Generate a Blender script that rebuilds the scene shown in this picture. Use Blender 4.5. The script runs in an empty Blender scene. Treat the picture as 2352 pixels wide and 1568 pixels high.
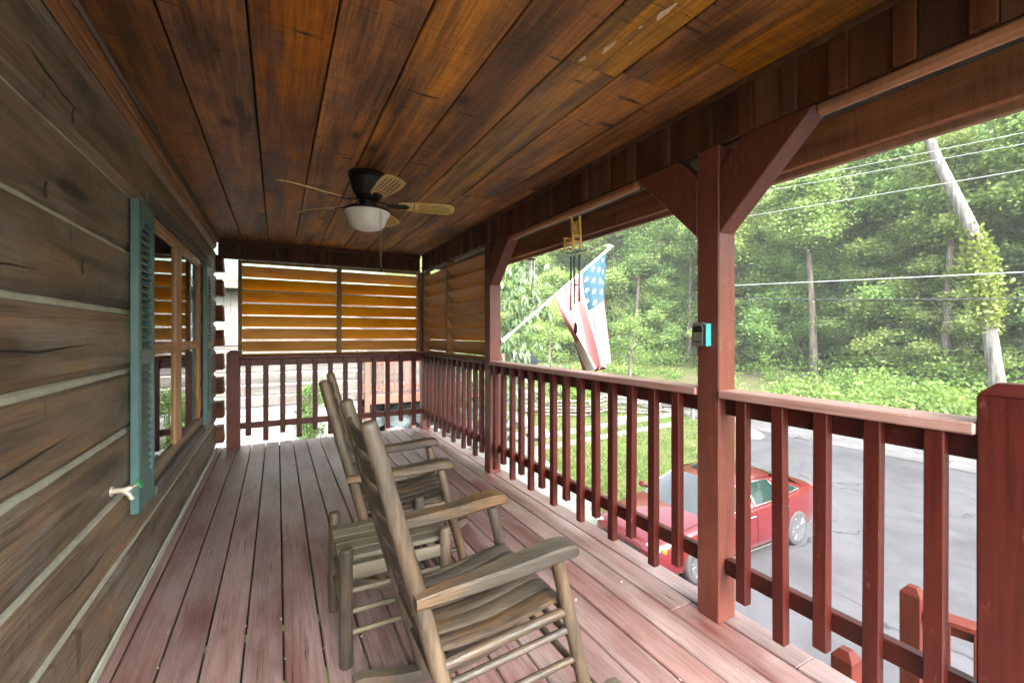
import bpy, bmesh, math, random
import numpy as np
from mathutils import Vector, Matrix
R = math.radians
rng = random.Random(11)
nrs = np.random.RandomState(5)
scene = bpy.context.scene
COL = scene.collection

# ------------------------------------------------------------------ camera
CAM_H = 1.27
cam_d = bpy.data.cameras.new('camera')
cam = bpy.data.objects.new('camera', cam_d)
COL.objects.link(cam)
cam.location = (0, 0, CAM_H)
cam.rotation_euler = (R(90), 0, R(-28.277))
cam_d.sensor_fit = 'HORIZONTAL'
cam_d.sensor_width = 36
cam_d.lens = 15.337
cam_d.shift_y = -17 / 2352
cam_d.clip_start = 0.02
cam_d.clip_end = 2000
scene.camera = cam

# ------------------------------------------------------------------ sky, sun, exposure
SUN_EL, SUN_AZ = R(42), R(183)          # azimuth measured from +Y towards +X
world = bpy.data.worlds.new('World')
scene.world = world
world.use_nodes = True
wn = world.node_tree.nodes
wl = world.node_tree.links
bg = wn['Background']
sky = wn.new('ShaderNodeTexSky')
sky.sky_type = 'NISHITA'
sky.sun_disc = False
sky.sun_elevation = SUN_EL
sky.sun_rotation = SUN_AZ
sky.air_density = 1.0
sky.dust_density = 5.0
sky.ozone_density = 1.0
hs = wn.new('ShaderNodeHueSaturation')
hs.inputs['Saturation'].default_value = 0.4
wl.new(sky.outputs[0], hs.inputs['Color'])
wl.new(hs.outputs[0], bg.inputs['Color'])
bg.inputs['Strength'].default_value = 0.15
sun_d = bpy.data.lights.new('sun', 'SUN')
sun_d.energy = 1.4
sun_d.angle = R(60)
sun_d.color = (1.0, 0.95, 0.88)
sun = bpy.data.objects.new('sun', sun_d)
COL.objects.link(sun)
sd = Vector((math.sin(SUN_AZ) * math.cos(SUN_EL), math.cos(SUN_AZ) * math.cos(SUN_EL), math.sin(SUN_EL)))
sun.rotation_euler = sd.to_track_quat('Z', 'Y').to_euler()
sun.location = (20, -20, 40)
vs = scene.view_settings
vs.view_transform = 'Standard'
vs.look = 'None'
vs.exposure = 3.1
vs.gamma = 1
vs.use_curve_mapping = False
scene.cycles.use_denoising = True
scene.cycles.max_bounces = 8
scene.cycles.diffuse_bounces = 5
scene.cycles.glossy_bounces = 3
scene.cycles.transparent_max_bounces = 8
scene.cycles.sample_clamp_indirect = 6
scene.cycles.caustics_reflective = False
scene.cycles.caustics_refractive = False

# ------------------------------------------------------------------ node helper and materials
class G:
    def __init__(s, name):
        s.m = bpy.data.materials.new(name)
        s.m.use_nodes = True
        s.nt = s.m.node_tree
        s.nt.nodes.clear()
        s.out = s.n('ShaderNodeOutputMaterial')

    def n(s, typ, ins=None, **at):
        k = s.nt.nodes.new(typ)
        for a, v in at.items():
            setattr(k, a, v)
        for i, v in (ins or {}).items():
            sock = k.inputs[i]
            if isinstance(v, bpy.types.NodeSocket):
                s.nt.links.new(v, sock)
            else:
                sock.default_value = v
        return k

    def math(s, op, a, b=0.0, clamp=False):
        return s.n('ShaderNodeMath', {0: a, 1: b}, operation=op, use_clamp=clamp).outputs[0]

    def mix(s, f, a, b, bt='MIX'):
        k = s.nt.nodes.new('ShaderNodeMix')
        k.data_type = 'RGBA'
        k.blend_type = bt
        for sock, v in ((k.inputs[0], f), (k.inputs[6], a), (k.inputs[7], b)):
            if isinstance(v, bpy.types.NodeSocket):
                s.nt.links.new(v, sock)
            else:
                sock.default_value = v if sock == k.inputs[0] or len(v) == 4 else (*v, 1)
        return k.outputs[2]

    def ramp(s, f, stops, interp='LINEAR'):
        k = s.n('ShaderNodeValToRGB', {0: f})
        cr = k.color_ramp
        cr.interpolation = interp
        while len(cr.elements) < len(stops):
            cr.elements.new(0.5)
        for e, (p, c) in zip(cr.elements, stops):
            e.position = p
            e.color = (*c, 1) if len(c) == 3 else c
        return k.outputs[0]

    def mr(s, v, a, b, c=0.0, d=1.0):
        return s.n('ShaderNodeMapRange', {0: v, 1: a, 2: b, 3: c, 4: d}, clamp=True).outputs[0]

    def noise(s, vec, scale, detail=3, rough=0.55, dist=0.0):
        return s.n('ShaderNodeTexNoise', {'Vector': vec, 'Scale': scale, 'Detail': detail, 'Roughness': rough, 'Distortion': dist}).outputs[0]

    def coords(s, random_shift=True):
        tc = s.n('ShaderNodeTexCoord').outputs['Object']
        oi = s.n('ShaderNodeObjectInfo').outputs['Random']
        s.rand = oi
        if random_shift:
            sh = s.n('ShaderNodeVectorMath', {0: (37.1, 91.7, 53.3), 'Scale': oi}, operation='SCALE').outputs[0]
            tc = s.n('ShaderNodeVectorMath', {0: tc, 1: sh}, operation='ADD').outputs[0]
        s.vec = tc
        return tc

    def scaled(s, sc):
        return s.n('ShaderNodeMapping', {'Vector': s.vec, 'Scale': sc}).outputs[0]

    def bsdf(s, color, rough=0.5, bump=None, bstr=0.3, bdist=0.01, **kw):
        ins = {'Base Color': color if isinstance(color, bpy.types.NodeSocket) else (*color[:3], 1), 'Roughness': rough}
        if bump is not None:
            ins['Normal'] = s.n('ShaderNodeBump', {'Height': bump, 'Strength': bstr, 'Distance': bdist}).outputs[0]
        ins.update(kw)
        b = s.n('ShaderNodeBsdfPrincipled', ins)
        s.nt.links.new(b.outputs[0], s.out.inputs[0])
        return b


def ax(axis, along, across):
    v = [across] * 3
    v[axis] = along
    return tuple(v)


def wood(name, cols, axis=1, rough=0.6, spec=0.3, knots=0.0, saw=0.0, tone=0.25, blotch=2.2, grain=0.35, bstr=0.35,
         patch=None, patch_amt=0.5, knot_col=(0.03, 0.015, 0.008), hue_var=0.0, streak=0.0, streak_col=None, marks=0.0):
    g = G(name)
    g.coords()
    a = g.noise(g.scaled(ax(axis, 0.35, blotch)), 3.0, 4, 0.6)
    col = g.ramp(a, [(0.33 + 0.34 * i / (len(cols) - 1), c) for i, c in enumerate(cols)])
    if patch:
        p = g.noise(g.scaled(ax(axis, 0.8, 1.6)), 2.3, 5, 0.6, 0.4)
        col = g.mix(g.mr(p, 0.5, 0.66, 0, patch_amt), col, patch)
    if streak:
        st = g.noise(g.scaled(ax(axis, 0.22, 5.0)), 3.0, 4, 0.6, 0.15)
        col = g.mix(g.mr(st, 0.5, 0.68, 0, streak), col, streak_col or cols[-1])
        st2 = g.noise(g.scaled(ax(axis, 0.3, 6.5)), 2.6, 5, 0.65, 0.2)
        col = g.mix(g.mr(st2, 0.54, 0.7, 0, streak), col, tuple(c * 0.7 for c in cols[0]))
    fine = g.noise(g.scaled(ax(axis, 1.2, 34)), 3.0, 4, 0.65, 0.3)
    if marks:
        mk1 = g.noise(g.scaled(ax(axis, 17, 2.2)), 1.6, 2, 0.5, 0.6)
        mk2 = g.noise(g.scaled(ax(axis, 1.5, 3)), 1.5, 2, 0.5)
        col = g.mix(g.math('MULTIPLY', g.mr(mk1, 0.635, 0.68, 0, marks), g.mr(mk2, 0.5, 0.56)), col, (0.035, 0.022, 0.016))
    col = g.mix(grain, col, g.ramp(fine, [(0.3, (0.25, 0.25, 0.25)), (0.52, (0.95, 0.95, 0.95)), (0.7, (1.15, 1.15, 1.15))]), 'MULTIPLY')
    h = fine
    if saw:
        sw = g.noise(g.scaled(ax(axis, 34, 2.2)), 2.0, 3, 0.6)
        col = g.mix(saw, col, g.ramp(sw, [(0.35, (0.45, 0.45, 0.45)), (0.55, (1, 1, 1))]), 'MULTIPLY')
        h = g.math('ADD', fine, g.math('MULTIPLY', sw, 0.6))
    if knots:
        k = g.n('ShaderNodeTexVoronoi', {'Vector': g.scaled(ax(axis, 1.6, 3.1)), 'Scale': 1.0, 'Randomness': 1.0})
        d = g.math('ADD', k.outputs['Distance'], g.math('MULTIPLY', fine, 0.05))
        col = g.mix(g.mr(d, 0.06, 0.15, knots, 0), col, knot_col)
        col = g.mix(g.mr(d, 0.05, 0.3, 0.35 * knots, 0), col, tuple(c * 0.5 for c in cols[0]))
    tn = g.mr(g.rand, 0, 1, 1 - tone, 1 + tone)
    col = g.n('ShaderNodeHueSaturation', {'Color': col, 'Value': tn, 'Saturation': g.mr(g.math('FRACT', g.math('MULTIPLY', g.rand, 7.13)), 0, 1, 0.85, 1.12),
              'Hue': g.mr(g.math('FRACT', g.math('MULTIPLY', g.rand, 3.7)), 0, 1, 0.5 - hue_var, 0.5 + hue_var)}).outputs[0]
    rr = g.mr(fine, 0.3, 0.7, rough - 0.1, rough + 0.12)
    g.bsdf(col, rr, h, bstr, 0.004, **{'Specular IOR Level': spec})
    return g.m


def paint(name, c1, c2, axis=2, rough=0.4, spec=0.3, wear=0.4, wear_col=(0.22, 0.12, 0.09), tone=0.18):
    g = G(name)
    g.coords()
    a = g.noise(g.vec, 6.0, 5, 0.6)
    col = g.mix(a, c1, c2)
    fine = g.noise(g.scaled(ax(axis, 1.0, 26)), 3.0, 4, 0.6, 0.2)
    col = g.mix(0.55, col, g.ramp(fine, [(0.3, (0.45, 0.45, 0.45)), (0.6, (1.1, 1.1, 1.1))]), 'MULTIPLY')
    w = g.noise(g.scaled(ax(axis, 4, 14)), 3.0, 6, 0.7)
    col = g.mix(g.mr(w, 0.62, 0.7, 0, wear), col, wear_col)
    k = g.n('ShaderNodeTexVoronoi', {'Vector': g.scaled(ax(axis, 2.1, 6)), 'Scale': 1.0})
    col = g.mix(g.mr(k.outputs['Distance'], 0.05, 0.11, 0.7, 0), col, (0.03, 0.012, 0.01))
    col = g.n('ShaderNodeHueSaturation', {'Color': col, 'Value': g.mr(g.rand, 0, 1, 1 - tone, 1 + tone)}).outputs[0]
    g.bsdf(col, rough, fine, 0.25, 0.003, **{'Specular IOR Level': spec})
    return g.m


def plain(name, c, rough=0.5, metal=0.0, var=0.0, scale=8.0, **kw):
    g = G(name)
    g.coords()
    col = c
    if var:
        nz = g.noise(g.vec, scale, 4, 0.6)
        col = g.mix(g.mr(nz, 0.3, 0.7), tuple(v * (1 - var) for v in c), tuple(min(1, v * (1 + var)) for v in c))
    g.bsdf(col, rough, Metallic=metal, **kw)
    return g.m


def leafmat(name, c1, c2, c3, trans=0.3):
    g = G(name)
    at = g.n('ShaderNodeAttribute', attribute_name='tint').outputs['Fac']
    g.coords(False)
    v = g.math('FRACT', g.math('ADD', at, g.math('MULTIPLY', g.rand, 0.37)))
    col = g.ramp(at, [(0.0, c1), (0.55, c2), (1.0, c3)])
    col = g.n('ShaderNodeHueSaturation', {'Color': col, 'Hue': g.mr(g.rand, 0, 1, 0.475, 0.52), 'Value': g.mr(g.math('FRACT', g.math('MULTIPLY', g.rand, 5.3)), 0, 1, 0.8, 1.35)}).outputs[0]
    b = g.n('ShaderNodeBsdfPrincipled', {'Base Color': col, 'Roughness': 0.5, 'Specular IOR Level': 0.35})
    t = g.n('ShaderNodeBsdfTranslucent', {'Color': g.mix(0.5, col, (0.30, 0.40, 0.06), 'MIX')})
    mx = g.n('ShaderNodeMixShader', {0: trans, 1: b.outputs[0], 2: t.outputs[0]})
    g.nt.links.new(mx.outputs[0], g.out.inputs[0])
    return g.m


def glassmat(name, tint=(0.9, 0.95, 0.93), refl=1.5, rough=0.0):
    g = G(name)
    fr = g.n('ShaderNodeFresnel', {'IOR': refl}).outputs[0]
    t = g.n('ShaderNodeBsdfTransparent', {'Color': (*tint, 1)})
    gl = g.n('ShaderNodeBsdfGlossy', {'Color': (1, 1, 1, 1), 'Roughness': rough})
    mx = g.n('ShaderNodeMixShader', {0: fr, 1: t.outputs[0], 2: gl.outputs[0]})
    g.nt.links.new(mx.outputs[0], g.out.inputs[0])
    return g.m


M = {}
M['ceil'] = wood('ceiling_wood', [(0.085, 0.042, 0.02), (0.25, 0.12, 0.038), (0.45, 0.205, 0.045), (0.62, 0.28, 0.05)], 1, 0.5, 0.3, 0.95, 0.38, 0.24, 2.0, 0.75, 0.6,
                 patch=(0.15, 0.10, 0.075), patch_amt=0.8, hue_var=0.012, streak=0.75, streak_col=(0.66, 0.31, 0.05), marks=0.9)
M['ceil_dark'] = plain('roof_sheathing', (0.02, 0.012, 0.008), 0.9)
M['deck'] = wood('deck_paint', [(0.125, 0.046, 0.039), (0.185, 0.10, 0.089), (0.235, 0.152, 0.14), (0.30, 0.215, 0.203)], 1, 0.36, 0.5, 0.35, 0.0, 0.10, 1.6, 0.65, 0.6,
                 patch=(0.27, 0.205, 0.192), patch_amt=0.75, knot_col=(0.07, 0.03, 0.025), streak=0.35, streak_col=(0.29, 0.225, 0.21))
M['log'] = wood('wall_log', [(0.05, 0.04, 0.03), (0.14, 0.102, 0.068), (0.21, 0.155, 0.105), (0.28, 0.175, 0.085)], 1, 0.5, 0.4, 0.95, 0.0, 0.14, 1.8, 0.8, 0.8,
                patch=(0.25, 0.235, 0.21), patch_amt=0.7, knot_col=(0.03, 0.03, 0.035), streak=0.65, streak_col=(0.33, 0.195, 0.08), marks=0.5)
M['log_end'] = wood('log_end_wood', [(0.05, 0.025, 0.015), (0.13, 0.05, 0.03), (0.19, 0.08, 0.045)], 0, 0.7, 0.2, 0, 0, 0.2)
M['lintel'] = wood('lintel_wood', [(0.06, 0.055, 0.05), (0.13, 0.12, 0.11), (0.2, 0.18, 0.16)], 1, 0.7, 0.2, 0.3, 0, 0.1, grain=0.6)
M['trim'] = wood('wall_trim', [(0.16, 0.07, 0.03), (0.30, 0.14, 0.05), (0.36, 0.18, 0.07)], 1, 0.5, 0.3, 0, 0, 0.15)
M['frieze'] = wood('frieze_wood', [(0.05, 0.02, 0.012), (0.10, 0.04, 0.02), (0.16, 0.062, 0.028)], 2, 0.6, 0.25, 0.3, 0.2, 0.3)
M['ledger'] = wood('ledger_wood', [(0.200, 0.088, 0.044), (0.375, 0.163, 0.069), (0.500, 0.237, 0.100)], 1, 0.5, 0.3, 0.4, 0.2, 0.1, patch=(0.45, 0.30, 0.22), patch_amt=0.5)
M['beam'] = wood('fascia_wood', [(0.144, 0.072, 0.056), (0.304, 0.152, 0.096), (0.448, 0.240, 0.128)], 1, 0.55, 0.3, 0.7, 0.35, 0.1, patch=(0.2, 0.11, 0.1), patch_amt=0.5)
M['red'] = paint('railing_paint', (0.045, 0.007, 0.005), (0.095, 0.016, 0.010), 2)
M['red_h'] = paint('rail_paint', (0.045, 0.007, 0.005), (0.095, 0.016, 0.010), 1, wear_col=(0.36, 0.2, 0.16))
M['red_x'] = paint('rail_paint_cross', (0.085, 0.018, 0.012), (0.12, 0.028, 0.018), 0)
M['cap'] = paint('rail_cap_paint', (0.34, 0.17, 0.14), (0.48, 0.33, 0.295), 1, wear=0.5, wear_col=(0.42, 0.3, 0.26))
M['post'] = paint('post_paint', (0.085, 0.022, 0.014), (0.165, 0.056, 0.037), 2, wear=0.3, wear_col=(0.4, 0.28, 0.24))
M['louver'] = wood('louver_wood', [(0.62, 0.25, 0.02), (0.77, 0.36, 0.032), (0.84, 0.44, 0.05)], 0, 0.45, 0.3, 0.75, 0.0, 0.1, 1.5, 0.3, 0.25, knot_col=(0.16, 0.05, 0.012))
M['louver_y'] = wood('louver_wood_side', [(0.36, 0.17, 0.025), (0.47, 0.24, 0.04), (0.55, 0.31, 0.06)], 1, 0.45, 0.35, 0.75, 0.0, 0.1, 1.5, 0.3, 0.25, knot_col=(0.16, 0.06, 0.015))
M['louver_frame'] = wood('louver_frame_wood', [(0.16, 0.09, 0.03), (0.27, 0.15, 0.05), (0.36, 0.21, 0.07)], 2, 0.55, 0.3, 0.2, 0, 0.1)
M['teak'] = wood('rocker_wood', [(0.027, 0.023, 0.017), (0.055, 0.045, 0.032), (0.082, 0.065, 0.045)], 2, 0.5, 0.35, 0.0, 0.0, 0.12, 2.5, 0.6, 0.6, patch=(0.13, 0.075, 0.03), patch_amt=0.5, streak=0.5, streak_col=(0.15, 0.115, 0.075))
M['teak_x'] = wood('rocker_slat_wood', [(0.027, 0.023, 0.018), (0.055, 0.045, 0.033), (0.081, 0.065, 0.045)], 0, 0.45, 0.4, 0.0, 0.0, 0.12, 2.5, 0.6, 0.6, patch=(0.15, 0.08, 0.027), patch_amt=0.7, streak=0.5, streak_col=(0.125, 0.10, 0.068))
M['table'] = wood('table_slat_wood', [(0.064, 0.056, 0.037), (0.108, 0.096, 0.064), (0.160, 0.144, 0.104)], 0, 0.6, 0.3, 0.2, 0.0, 0.12, 2.5, 0.5, 0.4)
M['teal'] = plain('shutter_paint', (0.07, 0.155, 0.15), 0.4, var=0.22, scale=5)
M['window_wood'] = wood('window_wood', [(0.28, 0.12, 0.04), (0.42, 0.20, 0.07), (0.50, 0.27, 0.10)], 2, 0.4, 0.4, 0, 0, 0.1)
M['brass'] = plain('faucet_brass', (0.66, 0.62, 0.50), 0.35, 0.5, var=0.2, scale=40)
M['valve'] = plain('valve_green', (0.02, 0.28, 0.10), 0.4)
M['bronze'] = plain('fan_bronze', (0.022, 0.020, 0.016), 0.38, 0.6)
M['blade'] = wood('fan_blade_wood', [(0.58, 0.44, 0.15), (0.72, 0.57, 0.22), (0.78, 0.64, 0.30)], 0, 0.5, 0.3, 0, 0, 0.05)
M['blade_groove'] = plain('blade_groove', (0.09, 0.055, 0.02), 0.7)
M['frost'] = plain('frosted_glass', (0.84, 0.88, 0.89), 0.35, **{'Subsurface Weight': 0.3, 'Subsurface Radius': (0.05, 0.05, 0.05)})
M['steel'] = plain('steel', (0.55, 0.55, 0.56), 0.3, 1.0)
M['chain'] = plain('pull_chain', (0.5, 0.42, 0.28), 0.35, 0.9)
M['black'] = plain('black_plastic', (0.012, 0.012, 0.013), 0.4)
M['dark_tube'] = plain('chime_tube', (0.02, 0.022, 0.03), 0.25, 0.8)
M['chime_wood'] = plain('chime_wood', (0.66, 0.42, 0.09), 0.5, var=0.25, scale=30)
M['greybox'] = plain('lockbox_metal', (0.23, 0.23, 0.20), 0.45, 0.4, var=0.1)
M['lockside'] = plain('lockbox_cover', (0.05, 0.36, 0.40), 0.3)
M['white'] = plain('white_paint', (0.78, 0.78, 0.76), 0.4, var=0.05)
M['reflection_sheet'] = plain('reflection_white', (0.82, 0.82, 0.80), 0.8, var=0.06)
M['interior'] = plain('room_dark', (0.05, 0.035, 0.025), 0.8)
M['glass'] = glassmat('window_glass', (0.85, 0.88, 0.86), 2.0)
M['flag_red'] = plain('flag_red', (0.33, 0.11, 0.115), 0.75, var=0.12, scale=4)
M['flag_white'] = plain('flag_white', (0.52, 0.51, 0.50), 0.75, var=0.05, scale=4)
M['flag_blue'] = plain('flag_blue', (0.012, 0.06, 0.095), 0.75, var=0.2, scale=4)
M['bark'] = wood('bark', [(0.06, 0.05, 0.04), (0.13, 0.11, 0.09), (0.2, 0.18, 0.15)], 2, 0.85, 0.1, 0, 0, 0.15, 3, 0.6, 0.8)
M['pale_bark'] = wood('pale_bark', [(0.09, 0.085, 0.075), (0.19, 0.185, 0.17), (0.30, 0.30, 0.275)], 2, 0.8, 0.1, 0.4, 0.5, 0.05, 3, 0.5, 0.8, knot_col=(0.1, 0.09, 0.08))
M['leaf'] = leafmat('forest_leaf', (0.14, 0.235, 0.07), (0.22, 0.34, 0.10), (0.36, 0.47, 0.18), 0.45)
M['leaf2'] = leafmat('undergrowth_leaf', (0.09, 0.17, 0.04), (0.16, 0.27, 0.055), (0.24, 0.34, 0.10), 0.38)
M['leaf_pale'] = leafmat('drooping_leaf', (0.06, 0.12, 0.05), (0.10, 0.18, 0.085), (0.18, 0.27, 0.15))
M['leaf_dark'] = leafmat('shrub_leaf', (0.03, 0.08, 0.02), (0.06, 0.14, 0.03), (0.11, 0.2, 0.05))
M['ivy'] = leafmat('ivy_leaf', (0.08, 0.13, 0.022), (0.14, 0.2, 0.036), (0.23, 0.28, 0.075))
M['blade_grass'] = leafmat('grass_blade', (0.045, 0.08, 0.02), (0.08, 0.12, 0.032), (0.15, 0.165, 0.065), 0.2)
M['carpaint'] = plain('car_red_paint', (0.095, 0.005, 0.008), 0.28, 0.25, **{'Coat Weight': 1.0, 'Coat Roughness': 0.04})
M['chrome'] = plain('chrome', (0.75, 0.75, 0.76), 0.12, 1.0)
M['rubber'] = plain('tyre_rubber', (0.03, 0.03, 0.032), 0.8)
M['alloy'] = plain('alloy_rim', (0.33, 0.34, 0.36), 0.25, 0.9)
M['carglass'] = plain('car_glass', (0.009, 0.02, 0.018), 0.03, 0.0, **{'Specular IOR Level': 0.35, 'Coat Weight': 0.0, 'Coat Roughness': 0.02})
M['lamp_clear'] = plain('headlamp', (0.75, 0.77, 0.8), 0.1, 0.3)
M['amber'] = plain('amber_lens', (0.8, 0.38, 0.03), 0.2)
M['rock'] = plain('rock_grey', (0.17, 0.17, 0.16), 0.9, var=0.45, scale=3)
M['rock_blue'] = plain('rock_slate', (0.075, 0.095, 0.1), 0.85, var=0.5, scale=3)
M['timber'] = wood('weathered_timber', [(0.09, 0.085, 0.08), (0.18, 0.17, 0.16), (0.27, 0.26, 0.24)], 0, 0.85, 0.1, 0.3, 0, 0.25, grain=0.6)
M['pale_timber'] = wood('pale_timber', [(0.09, 0.086, 0.076), (0.13, 0.126, 0.112), (0.17, 0.166, 0.15)], 0, 0.8, 0.1, 0, 0, 0.1)
M['nlog'] = wood('neighbour_log', [(0.08, 0.075, 0.07), (0.125, 0.115, 0.105), (0.165, 0.155, 0.14)], 0, 0.75, 0.2, 0.3, 0, 0.12)
M['nred'] = paint('neighbour_deck_paint', (0.19, 0.07, 0.05), (0.26, 0.12, 0.09), 2)
M['nchink'] = plain('neighbour_chinking', (0.32, 0.32, 0.29), 0.8, var=0.15)
M['chink'] = plain('chinking', (0.42, 0.43, 0.35), 0.8, var=0.18, scale=14)
M['block'] = plain('concrete_block', (0.26, 0.265, 0.255), 0.9, var=0.12, scale=5)
M['roof'] = plain('roof_metal', (0.10, 0.16, 0.13), 0.5, var=0.2)
M['wire'] = plain('wire_bright', (0.60, 0.61, 0.62), 0.4, 0.3)
M['wire_dark'] = plain('wire_dark', (0.05, 0.05, 0.055), 0.5)
M['bluecar'] = plain('dark_paint', (0.012, 0.016, 0.024), 0.3)


def ground_mat():
    g = G('grass_ground')
    tc = g.n('ShaderNodeTexCoord').outputs['Object']
    g.vec = tc
    a = g.noise(tc, 0.35, 5, 0.65)
    b = g.noise(tc, 3.0, 6, 0.7)
    c = g.noise(tc, 24.0, 4, 0.7)
    col = g.ramp(g.math('ADD', g.math('MULTIPLY', a, 0.5), g.math('MULTIPLY', b, 0.5)), [(0.3, (0.045, 0.08, 0.018)), (0.47, (0.075, 0.11, 0.028)), (0.58, (0.11, 0.115, 0.05)), (0.68, (0.16, 0.135, 0.09))])
    col = g.mix(0.6, col, g.ramp(c, [(0.3, (0.4, 0.4, 0.4)), (0.7, (1.35, 1.35, 1.35))]), 'MULTIPLY')
    li = g.math('MULTIPLY', g.n('ShaderNodeAttribute', attribute_name='litter').outputs['Fac'], g.mr(b, 0.42, 0.58))
    col = g.mix(li, col, g.ramp(c, [(0.3, (0.07, 0.055, 0.04)), (0.7, (0.20, 0.17, 0.13))]))
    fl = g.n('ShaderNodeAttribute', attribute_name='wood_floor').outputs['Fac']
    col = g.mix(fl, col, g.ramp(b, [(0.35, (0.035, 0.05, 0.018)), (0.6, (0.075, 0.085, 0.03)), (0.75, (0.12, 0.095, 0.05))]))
    g.bsdf(col, 0.95, c, 0.8, 0.05, **{'Specular IOR Level': 0.05})
    return g.m


def asphalt_mat(name, c, crack=0.5):
    g = G(name)
    tc = g.n('ShaderNodeTexCoord').outputs['Object']
    g.vec = tc
    a = g.noise(tc, 0.5, 5, 0.65)
    b = g.noise(tc, 60.0, 3, 0.7)
    e = g.noise(tc, 2.2, 6, 0.75)
    col = g.mix(g.mr(a, 0.3, 0.7), tuple(v * 0.68 for v in c), tuple(v * 1.32 for v in c))
    col = g.mix(0.4, col, g.ramp(b, [(0.3, (0.6, 0.6, 0.6)), (0.7, (1.3, 1.3, 1.3))]), 'MULTIPLY')
    col = g.mix(g.mr(e, 0.6, 0.68, 0, crack), col, tuple(v * 0.45 for v in c))
    col = g.mix(g.mr(g.noise(tc, 0.9, 3, 0.5), 0.58, 0.72, 0, 0.35), col, tuple(min(1, v * 1.7) for v in c))
    wv = g.n('ShaderNodeVectorMath', {0: tc, 1: g.n('ShaderNodeVectorMath', {0: g.n('ShaderNodeTexNoise', {'Vector': tc, 'Scale': 1.3, 'Detail': 5.0}).outputs['Color'], 'Scale': 1.1}, operation='SCALE').outputs[0]}, operation='ADD').outputs[0]
    ck = g.n('ShaderNodeTexVoronoi', {'Vector': wv, 'Scale': 0.33}, feature='DISTANCE_TO_EDGE').outputs['Distance']
    col = g.mix(g.math('MULTIPLY', g.mr(ck, 0.004, 0.012, 0.75, 0), g.mr(a, 0.42, 0.55)), col, tuple(v * 0.3 for v in c))
    g.bsdf(col, 0.85, b, 0.4, 0.01, **{'Specular IOR Level': 0.2})
    return g.m


M['gravel'] = plain('pale_gravel', (0.11, 0.12, 0.105), 0.95, var=0.5, scale=6)
M['windshield'] = plain('windshield_glass', (0.03, 0.036, 0.036), 0.08, 0.0, **{'Specular IOR Level': 0.8, 'Coat Weight': 0.5, 'Coat Roughness': 0.03})
M['ground'] = ground_mat()
M['asphalt'] = asphalt_mat('driveway_asphalt', (0.06, 0.061, 0.067))
M['road'] = asphalt_mat('road_asphalt', (0.088, 0.088, 0.09), 0.3)

# ------------------------------------------------------------------ object helpers
def tag(o, label=None, cat=None, group=None, kind=None):
    if label: o['label'] = label
    if cat: o['category'] = cat
    if group: o['group'] = group
    if kind: o['kind'] = kind
    return o


def empty(name, loc=(0, 0, 0), rz=0.0, label=None, cat=None, group=None):
    o = bpy.data.objects.new(name, None)
    o.empty_display_size = 0.1
    COL.objects.link(o)
    o.location = loc
    o.rotation_euler = (0, 0, rz)
    return tag(o, label, cat, group)


def link(name, me, mat=None, parent=None, loc=(0, 0, 0), rot=None):
    if mat is not None and not me.materials:
        me.materials.append(M[mat] if isinstance(mat, str) else mat)
    o = bpy.data.objects.new(name, me)
    COL.objects.link(o)
    o.location = loc
    if rot: o.rotation_euler = rot
    if parent: o.parent = parent
    return o


def mk(name, vs_, fs, mat, parent=None, loc=(0, 0, 0), smooth=False, rot=None, auto=None):
    me = bpy.data.meshes.new(name)
    me.from_pydata([tuple(v) for v in vs_], [], fs)
    if smooth:
        me.polygons.foreach_set('use_smooth', [True] * len(me.polygons))
    if auto:
        me.set_sharp_from_angle(angle=R(auto))
    me.update()
    return link(name, me, mat, parent, loc, rot)


_bc = {}
def boxmesh(sx, sy, sz, bev, mat):
    key = (round(sx, 4), round(sy, 4), round(sz, 4), round(bev, 4), mat)
    if key in _bc: return _bc[key]
    bm = bmesh.new()
    bmesh.ops.create_cube(bm, size=1.0)
    for v in bm.verts:
        v.co = (v.co.x * sx, v.co.y * sy, v.co.z * sz)
    b = min(bev, 0.45 * min(sx, sy, sz))
    if b > 0:
        bmesh.ops.bevel(bm, geom=list(bm.edges), offset=b, segments=1, affect='EDGES')
    me = bpy.data.meshes.new('block')
    bm.to_mesh(me)
    bm.free()
    me.materials.append(M[mat])
    _bc[key] = me
    return me


def box(name, a, b, mat, parent=None, bev=0.004, rot=None):
    s = [b[i] - a[i] for i in range(3)]
    c = [(a[i] + b[i]) / 2 for i in range(3)]
    return link(name, boxmesh(*s, bev, mat), None, parent, c, rot)


def bar(name, p, q, w, h, mat, parent=None, bev=0.003, up=(0, 0, 1)):
    """a straight square bar from p to q, w across, h along 'up'"""
    p, q = Vector(p), Vector(q)
    d = q - p
    o = link(name, boxmesh(w, d.length, h, bev, mat), None, parent, (p + q) / 2)
    y = d.normalized()
    x = y.cross(Vector(up)).normalized()
    z = x.cross(y)
    o.rotation_euler = Matrix((x, y, z)).transposed().to_euler()
    return o


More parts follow.
